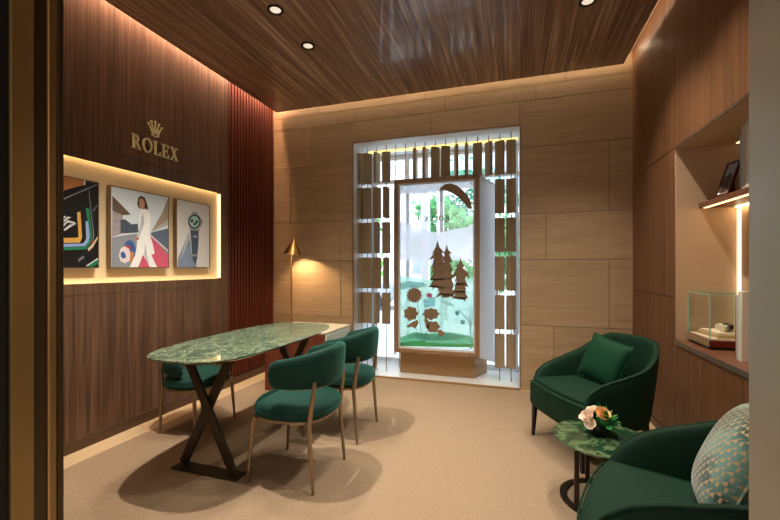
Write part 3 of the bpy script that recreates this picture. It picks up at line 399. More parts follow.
struct(MB().box(-4.7, 2.7, -2.7, YF, 3.5, 3.55).build('ceiling_hall', 'ceiling_white'))
# carpet inset in the stone border
cp = MB().box(-2.735, 0.98, YF + 0.02, YB - 0.05, 0.0, 0.008).build('carpet', 'carpet_pile'); tag(cp, 'beige low pile carpet covering the room inside a pale stone border', 'carpet')

# window recess: sill, soffit, reveals, frame and pane
m = MB(); m.box(WX0, WX1, YB - 0.0, 5.06, -0.12, 0.018); struct(m.build('trim_3', 'sill_white'))
struct(MB().box(WX0, WX1, YB - 0.022, YB - 0.001, 0.0, 0.022).build('trim_4', 'plinth_bronze'))
m = MB(); m.box(WX0 - 0.09, WX0, YB + 0.014, 5.06, 0, 2.9); m.box(WX1, WX1 + 0.09, YB + 0.014, 5.06, 0, 2.9); m.box(WX0, WX1, YB + 0.014, 5.06, WZ, 2.9)
struct(m.build('trim_5', 'white_paint'))
m = MB(); t = 0.012
m.box(WX0 - t, WX0 + 0.001, YB - 0.004, YB + 0.03, 0.02, WZ + t); m.box(WX1 - 0.001, WX1 + t, YB - 0.004, YB + 0.03, 0.02, WZ + t); m.box(WX0, WX1, YB - 0.004, YB + 0.03, WZ - 0.001, WZ + t)
struct(m.build('trim_6', 'frame_bronze'))
wn = MB()
for x in (WX0 + 0.03, WX0 + 0.50, -0.885, WX1 - 0.50, WX1 - 0.03): wn.box(x - 0.022, x + 0.022, 4.97, 5.04, 0.018, WZ)
for z in (0.055, WZ - 0.03, 2.45): wn.box(WX0, WX1, 4.975, 5.035, z - 0.025, z + 0.025)
wno = wn.build('window_1', 'white_paint'); struct(wno)
MB().box(WX0, WX1, 5.0, 5.006, 0.02, WZ).build('pane', 'clear_glass', wno)
led = MB().box(WX0 + 0.05, WX1 - 0.02, 4.70, 4.76, WZ - 0.012, WZ - 0.001).build('led_strip', 'led_yellow'); tag(led, 'yellow light strip across the ceiling of the window recess', 'light strip')

# ------------------------------------------------------------------ louvre columns in the window
NAME = ['first', 'second', 'third', 'fourth', 'fifth', 'sixth', 'seventh', 'eighth', 'ninth', 'tenth', 'eleventh', 'twelfth', 'thirteenth', 'fourteenth', 'fifteenth', 'last']
ROT = {0: [68, 70, 42, 20, 66], 1: [48, 12, 10, 42, 14], 2: [75, 28, 80, 36, 84], 3: [10, 72, 18, 78, 10], 4: [], 5: [],
       6: [90], 7: [80], 8: [40], 9: [28], 10: [-70], 11: [90], 12: [-12], 13: [-50], 14: [-24, 12, 16, -10, -14, 16], 15: [6, -18, 22, 10, 24, -12]}
for i in range(16):
    x = -1.856 + 0.1224 * i
    if i == 0: x += 0.045
    low = 0.018 if i in (0, 1, 2, 3, 14, 15) else 2.345
    what = ('the left end of the window' if i < 4 else 'the window, above the picture showcase' if i < 14 else 'the right end of the window')
    n = len(ROT[i])
    lab = f'{NAME[i]} louvre rod from the left in {what}' if n == 0 else f'{NAME[i]} louvre column from the left in {what}'
    if i == 15: lab = 'rightmost louvre column, next to the right stone edge of the window'
    t = thing('louvre_column', lab, 'louvre', (x, 4.52, 0), 0, 'bronze louvre columns in the window')
    MB().lathe([(0.0055, low), (0.0055, WZ)], 10).build('rod', 'bronze_leg', t)
    for k, a in enumerate(ROT[i]):
        zt = 2.722 - 0.4345 * k
        p = MB().box(-0.052, 0.052, -0.018, 0.018, zt - 0.384, zt).build('louvre_panel', 'louvre_bronze', t, bevel=0.003)
        p.rotation_euler = (0, 0, math.radians(a))

# ------------------------------------------------------------------ picture showcase standing on the sill
BX0, BX1, BZ0, BZ1, BY = -1.35, -0.355, 0.287, 2.336, 4.39
sh = thing('showcase', 'tall bronze framed glass showcase with tree and flower cut-outs, standing in the window', 'showcase', (0, 0, 0))
m = MB(); fw = 0.05
m.box(BX0, BX0 + fw, BY, BY + 0.06, BZ0, BZ1); m.box(BX1 - fw, BX1, BY, BY + 0.06, BZ0, BZ1); m.box(BX0 + fw, BX1 - fw, BY, BY + 0.06, BZ1 - fw, BZ1); m.box(BX0 + fw, BX1 - fw, BY, BY + 0.06, BZ0, BZ0 + fw)
m.build('frame', 'frame_bronze', sh, bevel=0.006)
m = MB(); d = 0.02
m.box(BX0 + fw, BX0 + fw + d, BY + 0.016, BY + 0.05, BZ0 + fw, BZ1 - fw); m.box(BX1 - fw - d, BX1 - fw, BY + 0.016, BY + 0.05, BZ0 + fw, BZ1 - fw); m.box(BX0 + fw + d, BX1 - fw - d, BY + 0.016, BY + 0.05, BZ1 - fw - d, BZ1 - fw); m.box(BX0 + fw + d, BX1 - fw - d, BY + 0.016, BY + 0.05, BZ0 + fw, BZ0 + fw + d)
m.build('inner_rim', 'white_paint', sh)
MB().box(BX0 + fw + d, BX1 - fw - d, BY + 0.022, BY + 0.028, BZ0 + fw + d, BZ1 - fw - d).build('pane', 'clear_glass', sh)
for (x0, x1) in ((BX1, -0.20), (BX0, -1.50)):
    sgn = 1 if x0 > -1 else -1
    MB().prism([(x0, BY + 0.06, BZ0 - 0.01), (x1, 4.86, 0.14), (x1, 4.86, BZ1 - 0.03), (x0, BY + 0.06, BZ1)], (-0.02 * sgn, 0.0, 0)).build('side_panel', 'white_paint', sh)
MB().prism([(BX0, BY + 0.06, BZ1 - 0.03), (BX1, BY + 0.06, BZ1 - 0.03), (-0.20, 4.86, BZ1 - 0.06), (-1.50, 4.86, BZ1 - 0.06)], (0, 0, 0.02)).build('top_panel', 'white_paint', sh)
MB().prism([(-1.307, 4.522, 0.018), (-0.423, 4.522, 0.018), (-0.30, 4.83, 0.018), (-1.42, 4.83, 0.018)], (0, 0, 0.265)).build('plinth', 'plinth_bronze', sh, bevel=0.004)
MB().box(BX0 + 0.01, BX1 - 0.01, BY + 0.05, 4.84, 0.283, 0.297).build('floor_panel', 'white_paint', sh)
YP = BY + 0.0195
def inside(p): return (min(max(p[0], BX0 + fw + d + .001), BX1 - fw - d - .001), min(max(p[1], BZ0 + fw + d + .001), BZ1 - fw - d - .001))
def filmpart(key, name, mat, off):
    for P in DECALS[key]:
        MB().prism([(*(lambda q: (q[0], YP + 0.011 + off, q[1]))(inside(p)),) for p in P], (0, 0.0006, 0)).build(name, mat, sh, angle=0)
filmpart('cloud', 'cloud_film', 'film_white', 0.0); filmpart('hill', 'hill_film', 'film_hill', 0.0012); filmpart('pond', 'pond_film', 'film_pond', 0.0024)
filmpart('meadow', 'meadow_film', 'film_meadow', 0.0036); filmpart('strip', 'grass_film', 'film_strip', 0.0048); filmpart('snow', 'snow_film', 'film_snow', 0.006)
filmpart('pink', 'pink_blossom', 'film_pink', 0.0072); filmpart('reed', 'reed_film', 'film_reed', 0.0084)
for k, P in enumerate(DECALS['tree']):
    yo = YP - 0.012 - 0.0035 * k
    tr = MB().prism([(p[0], yo, p[1]) for p in P], (0, 0.010, 0)).build('tree_cutout', 'decal_brown', sh, bevel=0.002, seg=1, angle=0)
    cx = P[0][0]; zt = max(p[1] for p in P); zb = min(p[1] for p in P); hw = (max(p[0] for p in P) - min(p[0] for p in P)) / 2
    for q in range(5):                                   # raised, tilted tiers of boughs
        f0, f1 = 0.10 + 0.17 * q, 0.30 + 0.175 * q; z0, z1 = zt - (zt - zb) * f0, zt - (zt - zb) * min(f1, 0.97); wv = hw * (0.16 + 0.62 * f1)
        n = 5 + q; pts = [(cx - wv * 0.12, yo - 0.001, z0), (cx + wv * 0.12, yo - 0.001, z0)]
        for i in range(2 * n + 1):
            u = 1 - 2 * i / (2 * n); pts.append((cx + wv * u, yo - 0.009, z1 + (0.018 if i % 2 else 0.0) + 0.02 * abs(u)))
        MB().prism(pts, (0, 0.0025, 0)).build('bough', 'decal_brown', tr, angle=0)
for P in DECALS['bloom']:
    b = MB().prism([(p[0], YP - 0.012, p[1]) for p in P], (0, 0.010, 0)).build('flower_cutout', 'decal_brown', sh, bevel=0.002, seg=1, angle=0)
    cx = sum(p[0] for p in P) / len(P); cz = sum(p[1] for p in P) / len(P)
    if len(P) > 20: MB().prism([(cx + (p[0] - cx) * .5, YP - 0.017, cz + (p[1] - cz) * .5) for p in P], (0, 0.005, 0)).build('flower_heart', 'decal_brown', b, angle=0)
for P in DECALS['stem']: MB().prism([(p[0], YP - 0.006, p[1]) for p in P], (0, 0.004, 0)).build('flower_stem', 'stem_grey', sh, angle=0)
P = DECALS['wing'][0]
wg = MB().prism([(p[0], YP - 0.012, p[1]) for p in P], (0, 0.010, 0)).build('paraglider_wing', 'decal_brown', sh, bevel=0.002, seg=1, angle=0)
for k in range(1, 8):
    a, b = Vector((P[k][0], P[k][1])), Vector((P[-1 - (k - 1) * 5 // 7][0], P[-1 - (k - 1) * 5 // 7][1])); 
    MB().bar((a.x, YP - 0.013, a.y), (b.x, YP - 0.013, b.y), 0.004, 0.002).build('wing_seam', 'frame_bronze', wg)
for x in (BX0 + 0.095, BX1 - 0.095):
    for z in (BZ0 + 0.1, BZ1 - 0.1): MB().loft([[(x + 0.008 * math.cos(2 * PI * q / 12), yy, z + 0.008 * math.sin(2 * PI * q / 12)) for q in range(12)] for yy in (YP - 0.012, YP)]).build('screw', 'dark_bronze', sh)

# ------------------------------------------------------------------ lettering (built from outlines)
def arc(cx, cy, rx, ry, a0, a1, n=14): return [(cx + rx * math.cos(math.radians(a0 + (a1 - a0) * i / n)), cy + ry * math.sin(math.radians(a0 + (a1 - a0) * i / n))) for i in range(n + 1)]
def rect(x0, y0, x1, y1): return [(x0, y0), (x1, y0), (x1, y1), (x0, y1)]
def letter_R():
    L = [rect(.12, 0, .30, 1), rect(0, 0, .42, .06), rect(0, .94, .3, 1)]
    o = arc(.38, .74, .32, .26, 90, -90); i = arc(.36, .74, .17, .19, -90, 90)
    L.append([(.3, 1)] + o + [(.3, .48), (.3, .55)] + i + [(.3, .93)])
    L.append([(.38, .50), (.56, .50), (.84, .06), (.92, .06), (.92, 0), (.68, 0)]); return L, .92
def letter_O():
    o = arc(.5, .5, .5, .53, 0, 360, 36)[:-1]; i = arc(.5, .5, .31, .45, 0, 360, 36)[:-1]; L = []
    for k in range(36): L.append([o[k], o[(k + 1) % 36], i[(k + 1) % 36], i[k]])
    return L, 1.0
def letter_L(): return [rect(.12, 0, .30, 1), rect(0, .94, .44, 1), rect(0, 0, .76, .06), [(.76, 0), (.78, .3), (.72, .3), (.6, .06)]], .78
def letter_E(): return [rect(.12, 0, .30, 1), rect(0, .94, .74, 1), rect(0, 0, .78, .06), [(.78, 0), (.80, .28), (.74, .28), (.62, .06)], [(.74, 1), (.76, .74), (.70, .74), (.6, .94)], rect(.3, .48, .58, .54), rect(.54, .38, .6, .64)], .80
def letter_X(): return [[(.08, 1), (.3, 1), (.9, 0), (.68, 0)], [(.74, 1), (.82, 1), (.2, 0), (.1, 0)], rect(0, .94, .4, 1), rect(.62, .94, .92, 1), rect(0, 0, .32, .06), rect(.56, 0, .98, .06)], .98
def word(parent, mp, H, gap, mat, depth, total=None):
    """mp(s, t) -> point on the face, mp.n thickness vector; letters run along s"""
    Ls = [letter_R(), letter_O(), letter_L(), letter_E(), letter_X()]
    W = sum(a[1] for a in Ls) + gap * 4; k = (total / W) if total else H; x = 0
    for L, wd in Ls:
        m = MB()
        for P in L: m.prism([mp((x + p[0]) * k, p[1] * H) for p in P], depth)
        m.build('letter', mat, parent, angle=0); x += wd + gap
def crown(parent, mp, k, mat, depth):
    m = MB(); c = Vector(depth)
    for a, r in ((-30, .98), (-15.5, 1.08), (0, 1.12), (15.5, 1.08), (30, .98)):
        sx, cx_ = math.sin(math.radians(a)), math.cos(math.radians(a)); bx = a / 30 * .20
        tip = (bx * .4 + sx * r * .95, cx_ * r); base0 = (bx - .055, .22); base1 = (bx + .055, .22)
        m.prism([mp(base0[0] * k, base0[1] * k), mp(base1[0] * k, base1[1] * k), mp((tip[0] + .016) * k, tip[1] * k), mp((tip[0] - .016) * k, tip[1] * k)], depth)
        m.prism([mp((tip[0] + .07 * math.cos(q * PI / 6)) * k, (tip[1] + .07 * math.sin(q * PI / 6)) * k) for q in range(12)], depth)
    o = arc(0, .16, .30, .15, 0, 360, 28)[:-1]; i = arc(0, .15, .19, .065, 0, 360, 28)[:-1]
    for q in range(28): m.prism([mp(o[q][0] * k, o[q][1] * k), mp(o[(q + 1) % 28][0] * k, o[(q + 1) % 28][1] * k), mp(i[(q + 1) % 28][0] * k, i[(q + 1) % 28][1] * k), mp(i[q][0] * k, i[q][1] * k)], depth)
    m.build('crown', mat, parent, angle=0)
# raised gold letters on the left wall: text runs along +y, baseline about 2.27 m
sg = thing('wall_sign', 'raised gold crown and letters mounted on the walnut wall above the pictures', 'sign', (XL + 0.002, 2.325, 2.262))
word(sg, lambda s, t: (0.012, s, t), 0.116, 0.14, 'sign_gold', (0.014, 0, 0), total=0.45)
crown(sg, lambda s, t: (0.012, 0.215 + s, 0.150 + t), 0.118, 'sign_gold', (0.014, 0, 0))
for yy in (0.05, 0.16, 0.25, 0.33, 0.42): MB().tube([(-0.002, yy, 0.05), (0.013, yy, 0.05)], 0.004, 8).build('standoff', 'dark_bronze', sg)
MB().tube([(-0.002, 0.215, 0.17), (0.013, 0.215, 0.17)], 0.004, 8).build('standoff', 'dark_bronze', sg)
# the small lettering on the showcase glass faces the street, so it reads mirrored from the room
word(sh, lambda s, t: (-0.694 - s, YP - 0.003, 1.832 + t), 0.056, 0.14, 'sign_brown', (0, 0.002, 0), total=0.295)
crown(sh, lambda s, t: (-0.849 + s, YP - 0.003, 1.912 + t), 0.055, 'sign_gold', (0, 0.002, 0))

# ------------------------------------------------------------------ framed pictures in the left niche
PICS = [('P1', 1.50, 2.083, 'picture of coloured curved stripes on black, nearest the doorway in the lit niche'), ('P2', 2.168, 2.697, 'picture of a person in a white suit carrying a helmet, middle of the lit niche'), ('P3', 2.778, 3.189, 'picture of a wristwatch on pale ground, right end of the lit niche')]
for key, y0, y1, lab in PICS:
    z0, z1 = 1.292, 1.93
    t = thing('framed_picture', lab, 'picture', (XL, (y0 + y1) / 2, z0), 0, 'framed pictures in the wall niche')
    h = (y1 - y0) / 2; H = z1 - z0; f = 0.006; m = MB()
    m.box(-0.036, 0.001, -h, -h + f, 0, H); m.box(-0.036, 0.001, h - f, h, 0, H); m.box(-0.036, 0.001, -h + f, h - f, 0, f); m.box(-0.036, 0.001, -h + f, h - f, H - f, H)
    m.box(-0.046, -0.034, -h + 0.03, h - 0.03, 0.03, H - 0.03)
    m.build('frame', 'frame_metal', t)
    inks = []; m = MB(); ym = (y0 + y1) / 2; lay = 0
    m.box(-0.034, -0.0035, -h + f, h - f, f, H - f, 0); inks.append('ink_' + PRINTS[key][0][0])
    for nme, P in PRINTS[key][1:]:
        nm = 'ink_' + nme
        if nm not in inks: inks.append(nm)
        lay += 1
        Q = [(-0.003 + 0.00012 * lay, min(max(p[0] * 1.012 - ym, -h + f), h - f), min(max(1.3 + (p[1] - 1.3) * 1.012 - z0, f), H - f)) for p in P]
        m.poly(Q, inks.index(nm))
    m.build('print', inks, t, angle=0)
# ------------------------------------------------------------------ recessed downlights
for x, y, lab in ((-1.715, 2.523, 'nearer of the two ceiling downlights over the marble table'), (-1.72, 3.02, 'farther of the two ceiling downlights over the marble table'), (0.522, 3.135, 'ceiling downlight over the green armchairs, at the top edge of the photo')):
    t = thing('downlight', lab, 'downlight', (x, y, ZC), 0, 'recessed ceiling downlights')
    MB().loft([[(r * math.cos(2 * PI * i / 32), r * math.sin(2 * PI * i / 32), z) for i in range(32)] for r, z in ((0.040, 0.0), (0.043, -0.008), (0.060, -0.008), (0.063, 0.0))], cap=False).build('ring', 'lamp_black', t)
    MB().lathe([(0.040, -0.0025), (0.040, -0.0005)], 32).build('lens', 'lens', t)

# ------------------------------------------------------------------ desk block behind the table
t = thing('desk', 'low desk block with dark wood front and pale drawers, standing behind the marble table', 'desk', (-2.48, 3.46, 0.009))
MB().box(0, 0.695, 0.0, 0.59, 0.0, 0.615).build('body', 'desk_wood', t, bevel=0.003)
MB().box(0.0, 0.71, 0.0, 0.60, 0.617, 0.638).build('top', 'desk_top', t, bevel=0.004)
MB().box(0.696, 0.712, 0.006, 0.586, 0.50, 0.612).build('drawer', 'desk_white', t, bevel=0.003)
MB().box(0.696, 0.712, 0.006, 0.586, 0.03, 0.494).build('drawer', 'desk_white', t, bevel=0.003)

# ------------------------------------------------------------------ marble table on two crossed trestles
TX, TY, TH = -1.835, 2.455, 0.775
t = thing('table', 'long rounded green marble table on crossed dark metal legs', 'table', (TX, TY, 0.009))
prof = [(0.325, 0.735, TH - 0.036), (0.345, 0.757, TH - 0.024), (0.358, 0.772, TH - 0.017), (0.360, 0.774, TH - 0.012), (0.357, 0.771, TH - 0.008)]
MB().loft([supell(a, b, 3.3, 0, 96, z) for a, b, z in prof]).build('tabletop', ['table_marble'], t)
for yy in (-0.48, 0.49):
    MB().box(-0.25, 0.25, yy - 0.05, yy + 0.05, 0.0, 0.010).build('base_plate', 'dark_bronze', t, bevel=0.003)
    MB().bar((-0.205, yy + 0.011, 0.022), (0.165, yy + 0.011, TH - 0.04), 0.058, 0.022).build('leg', 'dark_bronze', t, bevel=0.003)
    MB().bar((0.205, yy - 0.012, 0.022), (-0.165, yy - 0.012, TH - 0.04), 0.058, 0.022).build('leg', 'dark_bronze', t, bevel=0.003)
    MB().box(-0.24, 0.24, yy - 0.04, yy + 0.04, TH - 0.046, TH - 0.037).build('top_plate', 'dark_bronze', t, bevel=0.002)

# ------------------------------------------------------------------ dining chairs
CH = 'green velvet dining chairs'
def dining_chair(label, loc, rz, ky=1.0, dz=0.0, b0=0.585, b1=0.818, drop=0.088):
    t = thing('dining_chair', label, 'chair', loc, rz, CH)
    lay = [(0.86, 0.398), (0.97, 0.400), (1.0, 0.412), (1.0, 0.446), (0.985, 0.462), (0.93, 0.476), (0.78, 0.485), (0.5, 0.490), (0.2, 0.491)]
    MB().loft([[(x, (y + 0.004) * ky, z + dz) for x, y, z in supell(0.240 * k, 0.248 * k, 2.7, 0, 56, z)] for k, z in lay]).build('seat', 'velvet_teal', t)
    MB().tube([(0.2405 * q[0], (0.2485 * q[1] + 0.004) * ky, 0.430 + dz) for q in supell(1, 1, 2.7, 0, 56)], 0.0045, 8, closed=True).build('seat_piping', 'velvet_teal', t)
    MB().loft([[(x, y * ky, z + dz) for x, y, z in supell(a, a + 0.004, 2.7, 0, 56, z)] for a, z in ((0.220, 0.384), (0.235, 0.384), (0.235, 0.399), (0.220, 0.399))]).build('seat_frame', 'bronze_leg', t)
    NB = 41; rings = []
    for i in range(NB):
        ph = math.radians(-104 + 208 * i / (NB - 1)); u = abs(ph) / math.radians(104)
        zb, zt = b0 - 0.012 * u ** 2, b1 - drop * u ** 1.9
        th = 0.032 if u < 0.93 else 0.032 * math.sqrt(max(0.05, 1 - ((u - 0.93) / 0.07) ** 2 * 0.75))
        if u > 0.9:
            e = ((u - 0.9) / 0.1) ** 2.2 * 0.26 * (zt - zb); zb += e; zt -= e
        sx, cy = math.sin(ph), math.cos(ph)
        sg = 2.5; cxp = 0.216 * math.copysign(abs(sx) ** (2 / sg), sx); cyp = (0.245 * math.copysign(abs(cy) ** (2 / sg), cy) + 0.012) * ky
        mid, hh = (zb + zt) / 2, (zt - zb) / 2; r = []
        for k in range(20):
            a = 2 * PI * k / 20; ca, sa = math.cos(a), math.sin(a)
            n_ = th * math.copysign(abs(ca) ** 0.75, ca); z_ = hh * math.copysign(abs(sa) ** 0.5, sa); lean = 0.08 * z_
            r.append((cxp + sx * (n_ + lean), cyp + cy * (n_ + lean), mid + z_))
        rings.append(r)
    MB().loft(rings).build('backrest', 'velvet_teal', t)
    MB().tube([Vector(rings[i][15]) + Vector((0, 0, 0.001)) for i in range(2, NB - 2)], 0.0055, 8).build('backrest_rail', 'bronze_leg', t)
    for sx in (-1, 1):
        MB().tube([(sx * 0.214, -0.220 * ky, 0.0), (sx * 0.203, -0.190 * ky, 0.36 + dz), (sx * 0.199, -0.180 * ky, 0.395 + dz)], [0.009, 0.0145, 0.0145], 10).build('leg', 'bronze_leg', t)
        MB().tube([(sx * 0.214, 0.220 * ky, 0.0), (sx * 0.207, 0.190 * ky, 0.385 + dz), (sx * 0.206, 0.196 * ky, 0.43 + dz), (sx * 0.200, 0.218 * ky, b0 - 0.005), (sx * 0.198, 0.222 * ky, b0 + 0.045)], [0.009, 0.0145, 0.0155, 0.0135, 0.011], 10).build('leg', 'bronze_leg', t)
    return t
dining_chair('green velvet dining chair nearest the camera, its back towards us', (-1.30, 2.165, 0.009), -PI / 2)
dining_chair('green velvet dining chair behind the nearest one, beside the pale drawers', (-1.302, 2.82, 0.009), -PI / 2)
dining_chair('low backed green velvet chair tucked between the marble table and the walnut wall', (-2.44, 2.525, 0.009), PI / 2, 0.80, -0.042, 0.462, 0.60, 0.03)

# ------------------------------------------------------------------ floor lamp
t = thing('floor_lamp', 'slim brass floor lamp with a cone shade in front of the stone wall', 'lamp', (-2.565, 4.10, 0.0))
MB().lathe([(0.11, 0.0), (0.115, 0.006), (0.115, 0.016), (0.02, 0.02), (0.01, 0.03)], 40).build('base', 'brass', t)
MB().tube([(0, 0, 0.02), (0, 0, 1.53)], 0.009, 12).build('pole', 'brass', t)
m = MB(); tl = Matrix.Translation((0.028, -0.01, 1.475)) @ Matrix.Rotation(math.radians(7), 4, Vector((0, 1, 0)))
m.loft([[tl @ Vector((r * math.cos(2 * PI * i / 40), r * math.sin(2 * PI * i / 40), z)) for i in range(40)] for r, z in ((0.108, -0.02), (0.016, 0.165), (0.013, 0.165), (0.104, -0.02))], cap=False).build('shade', 'brass', t)
MB().tube([tl @ Vector((0, 0, 0.158)), tl @ Vector((0, 0, 0.185))], 0.009, 10).ball(tl @ Vector((0, 0, 0.193)), 0.013).bar(tl @ Vector((-0.03, 0, 0.192)), tl @ Vector((0.03, 0, 0.192)), 0.008, 0.008).build('finial', 'brass', t)
MB().tube([(0, 0, 1.53), tl @ Vector((0, 0, 0.10))], 0.006, 8).ball(tl @ Vector((0, 0, 0.045)), 0.024).build('socket', 'bulb', t)
light('lamp_bulb', 'SPOT', (-2.52, 4.07, 1.49), 26, (1.0, 0.68, 0.36), (math.radians(14), math.radians(-12), 0), spot_size=math.radians(120), spot_blend=0.5, shadow_soft_size=0.03)

# ------------------------------------------------------------------ tub armchairs
def U(s):
    """plan of the tub, s from -1 (left front) through 0 (back) to 1 (right front)"""
    a = abs(s); W, Dp = 0.345, 0.35
    if a > 0.62:
        k = (a - 0.62) / 0.38; x = W - 0.028 * k; y = 0.02 - 0.385 * k; nx, ny = 1, 0.07
    else:
        ph = a / 0.62 * PI / 2; n = 2.7
        x = W * math.sin(ph) ** (2 / n); y = 0.02 + Dp * math.cos(ph) ** (2 / n) if ph < PI / 2 - 1e-6 else 0.02
        nx, ny = max(math.sin(ph), 1e-6) ** (2 - 2 / n) / W, max(math.cos(ph), 0) ** (2 - 2 / n) / Dp
        l = math.hypot(nx, ny); nx /= l; ny /= l
    sg = 1 if s >= 0 else -1
    return sg * x, y, sg * nx, ny
def hgt(s, up=0.0):
    a = abs(s)
    K = [(0, 0.795), (0.22, 0.785), (0.32, 0.750), (0.42, 0.690), (0.52, 0.640), (0.68, 0.588), (0.78, 0.566), (0.86, 0.543), (0.93, 0.505), (0.97, 0.470), (1.0, 0.425)]
    for (a0, h0), (a1, h1) in zip(K, K[1:]):
        if a <= a1:
            k = (a - a0) / (a1 - a0); return h0 + (h1 - h0) * k + up * max(0, math.sin(PI * min(1, max(0, (a - 0.15) / 0.82)))) ** 0.7
    return K[-1][1]
def armchair(label, loc, rz, sc, up=0.0):
    t = thing('armchair', label, 'armchair', loc, rz, 'green velvet tub armchairs'); t.scale = sc
    N = 57; rings = []; edge = []
    for i in range(N):
        s = -1 + 2 * i / (N - 1); x, y, nx, ny = U(s); h = hgt(s, up); zb = 0.235
        fl = 0.055 * max(0, min(1, 1.35 - abs(s))) ; hh = h - zb
        def P(n, z):
            k = (z - zb) / 0.57; return (x + nx * (n + fl * k), y + ny * (n + fl * k) + 0.03 * k * (1 if abs(s) < .6 else max(0, (1 - abs(s)) / .4)), z)
        r = [P(-0.045, zb + 0.02), P(-0.02, zb), P(0.012, zb + 0.004), P(0.020, zb + 0.03), P(0.026, zb + hh * 0.35), P(0.027, zb + hh * 0.7), P(0.024, h - 0.025), P(0.015, h - 0.008), P(0.0, h), P(-0.018, h - 0.006), P(-0.032, h - 0.024), P(-0.046, zb + hh * 0.72), P(-0.052, zb + hh * 0.45)]
        rings.append(r); edge.append(Vector(r[7]) + Vector((0, 0, 0.002)))
    MB().loft(rings).build('shell', 'velvet_green', t, sub=1)
    MB().tube(edge[1:-1], 0.0048, 8).build('piping', 'velvet_green', t)
    # seat block: fills the tub and comes forward between the arm fronts
    pl = []
    for i in range(15): pl.append((-0.352 + 0.704 * i / 14, -0.372 - 0.035 * (1 - (2 * i / 14 - 1) ** 2)))
    for sx, ys in ((0.352, (-0.30, -0.1, 0.1)),): pl += [(sx * (1 - .02 * q), y) for q, y in enumerate(ys)]
    pl += [(0.30, 0.25), (0.18, 0.335), (0, 0.355), (-0.18, 0.335), (-0.30, 0.25), (-0.338, 0.1), (-0.345, -0.1), (-0.352, -0.30)]
    def ring(k, z, f=0.0): return [(x * k, (y - 0.0) * k + (f if y < -0.3 else 0), z) for x, y in pl]
    MB().loft([ring(0.93, 0.232, 0.03), ring(0.985, 0.236, 0.006), ring(1.0, 0.262), ring(1.0, 0.385), ring(0.995, 0.41, 0.004), ring(0.965, 0.424, 0.008)]).build('seat_base', 'velvet_green', t, angle=60)
    def cr(k, z): return [(x * 0.90 * k, (y + 0.02) * 0.965 * k - 0.012, z) for x, y in pl]
    MB().loft([cr(0.97, 0.415), cr(1.0, 0.428), cr(0.99, 0.442), cr(0.94, 0.452), cr(0.75, 0.461), cr(0.45, 0.466), cr(0.1, 0.467)]).build('seat_cushion', 'velvet_green', t, angle=60)
    MB().tube([(x, y - 0.001, 0.414) for x, y in pl[:15]], 0.005, 8).build('seat_piping', 'velvet_green', t)
    for sx, y, dx, dy in ((-1, -0.345, 0.012, -0.012), (1, -0.345, 0.012, -0.012), (-1, 0.27, 0.02, 0.045), (1, 0.27, 0.02, 0.045)):
        xx = sx * (0.315 if y < 0 else 0.27)
        MB().loft([[(xx + sx * dx * q + a * w_, y + dy * q + b * w_, z) for a, b in ((-1, -1), (1, -1), (1, 1), (-1, 1))] for z, w_, q in ((0.25, 0.021, 0), (0.0, 0.012, 1))], smooth=False).build('leg', 'black_leg', t, bevel=0.003)
    return t
d1 = math.atan2(-0.474, -0.88); d2 = math.atan2(0.31, -0.95)
A1 = (0.532, 3.052); A2 = (0.589, 1.508)
R1, R2 = d1 + PI / 2, d2 + PI / 2
armchair('green velvet tub armchair beyond the small round table, by the stone wall', (*A1, 0.008), R1, (0.86, 0.80, 1.0))
armchair('green velvet tub armchair in the lower right corner, nearest the camera', (*A2, 0.008), R2, (0.86, 0.86, 1.05), 0.055)

def pillow(m, wdt, hgt_, th, n=18):
    for sgn in (1, -1):
        G_ = []
        for j in range(n + 1):
            row = []
            for i in range(n + 1):
                u, v = -1 + 2 * i / n, -1 + 2 * j / n
                pin = 1 - 0.05 * (1 - u * u) * (abs(v) ** 3); pin2 = 1 - 0.05 * (1 - v * v) * (abs(u) ** 3)
                t_ = th / 2 * ((1 - abs(u) ** 2.6) * (1 - abs(v) ** 2.6)) ** 0.55
                row.append(m.bm.verts.new((u * wdt / 2 * pin2, sgn * t_, v * hgt_ / 2 * pin)))
            G_.append(row)
        for j in range(n):
            for i in range(n): m.face([G_[j][i], G_[j][i + 1], G_[j + 1][i + 1], G_[j + 1][i]], 0, True)
    return m
def on_chair(c, rz, lx, ly, z): return (c[0] + lx * math.cos(rz) - ly * math.sin(rz), c[1] + lx * math.sin(rz) + ly * math.cos(rz), z)
def cushion(label, loc, rot, mat, sz, th):
    t = thing('cushion', label, 'cushion', loc); t.rotation_euler = rot
    pillow(MB(), sz, sz, th).build('cover', mat, t, angle=80, weld=True)
    s = sz / 2; ed = []
    for i in range(64):
        q = i / 16; k = q % 1 * 2 - 1; p = {0: (k, -1), 1: (1, k), 2: (-k, 1), 3: (-1, -k)}[int(q)]
        u, v = p; ed.append((u * s * (1 - 0.05 * (1 - v * v) * abs(u) ** 3), 0, v * s * (1 - 0.05 * (1 - u * u) * abs(v) ** 3)))
    MB().tube(ed, 0.004, 6, closed=True).build('piping', mat, t)
    return t
cushion('plain green velvet cushion leaning in the armchair beyond the small table', on_chair(A1, R1, -0.01, 0.11, 0.625), (math.radians(-22), math.radians(9), R1 + math.radians(8)), 'cushion_green', 0.33, 0.13)
cushion('patterned teal and beige cushion leaning in the nearest armchair', on_chair(A2, R2, -0.03, 0.085, 0.675), (math.radians(-24), math.radians(-8), R2 + math.radians(4)), 'cushion_pattern', 0.39, 0.16)

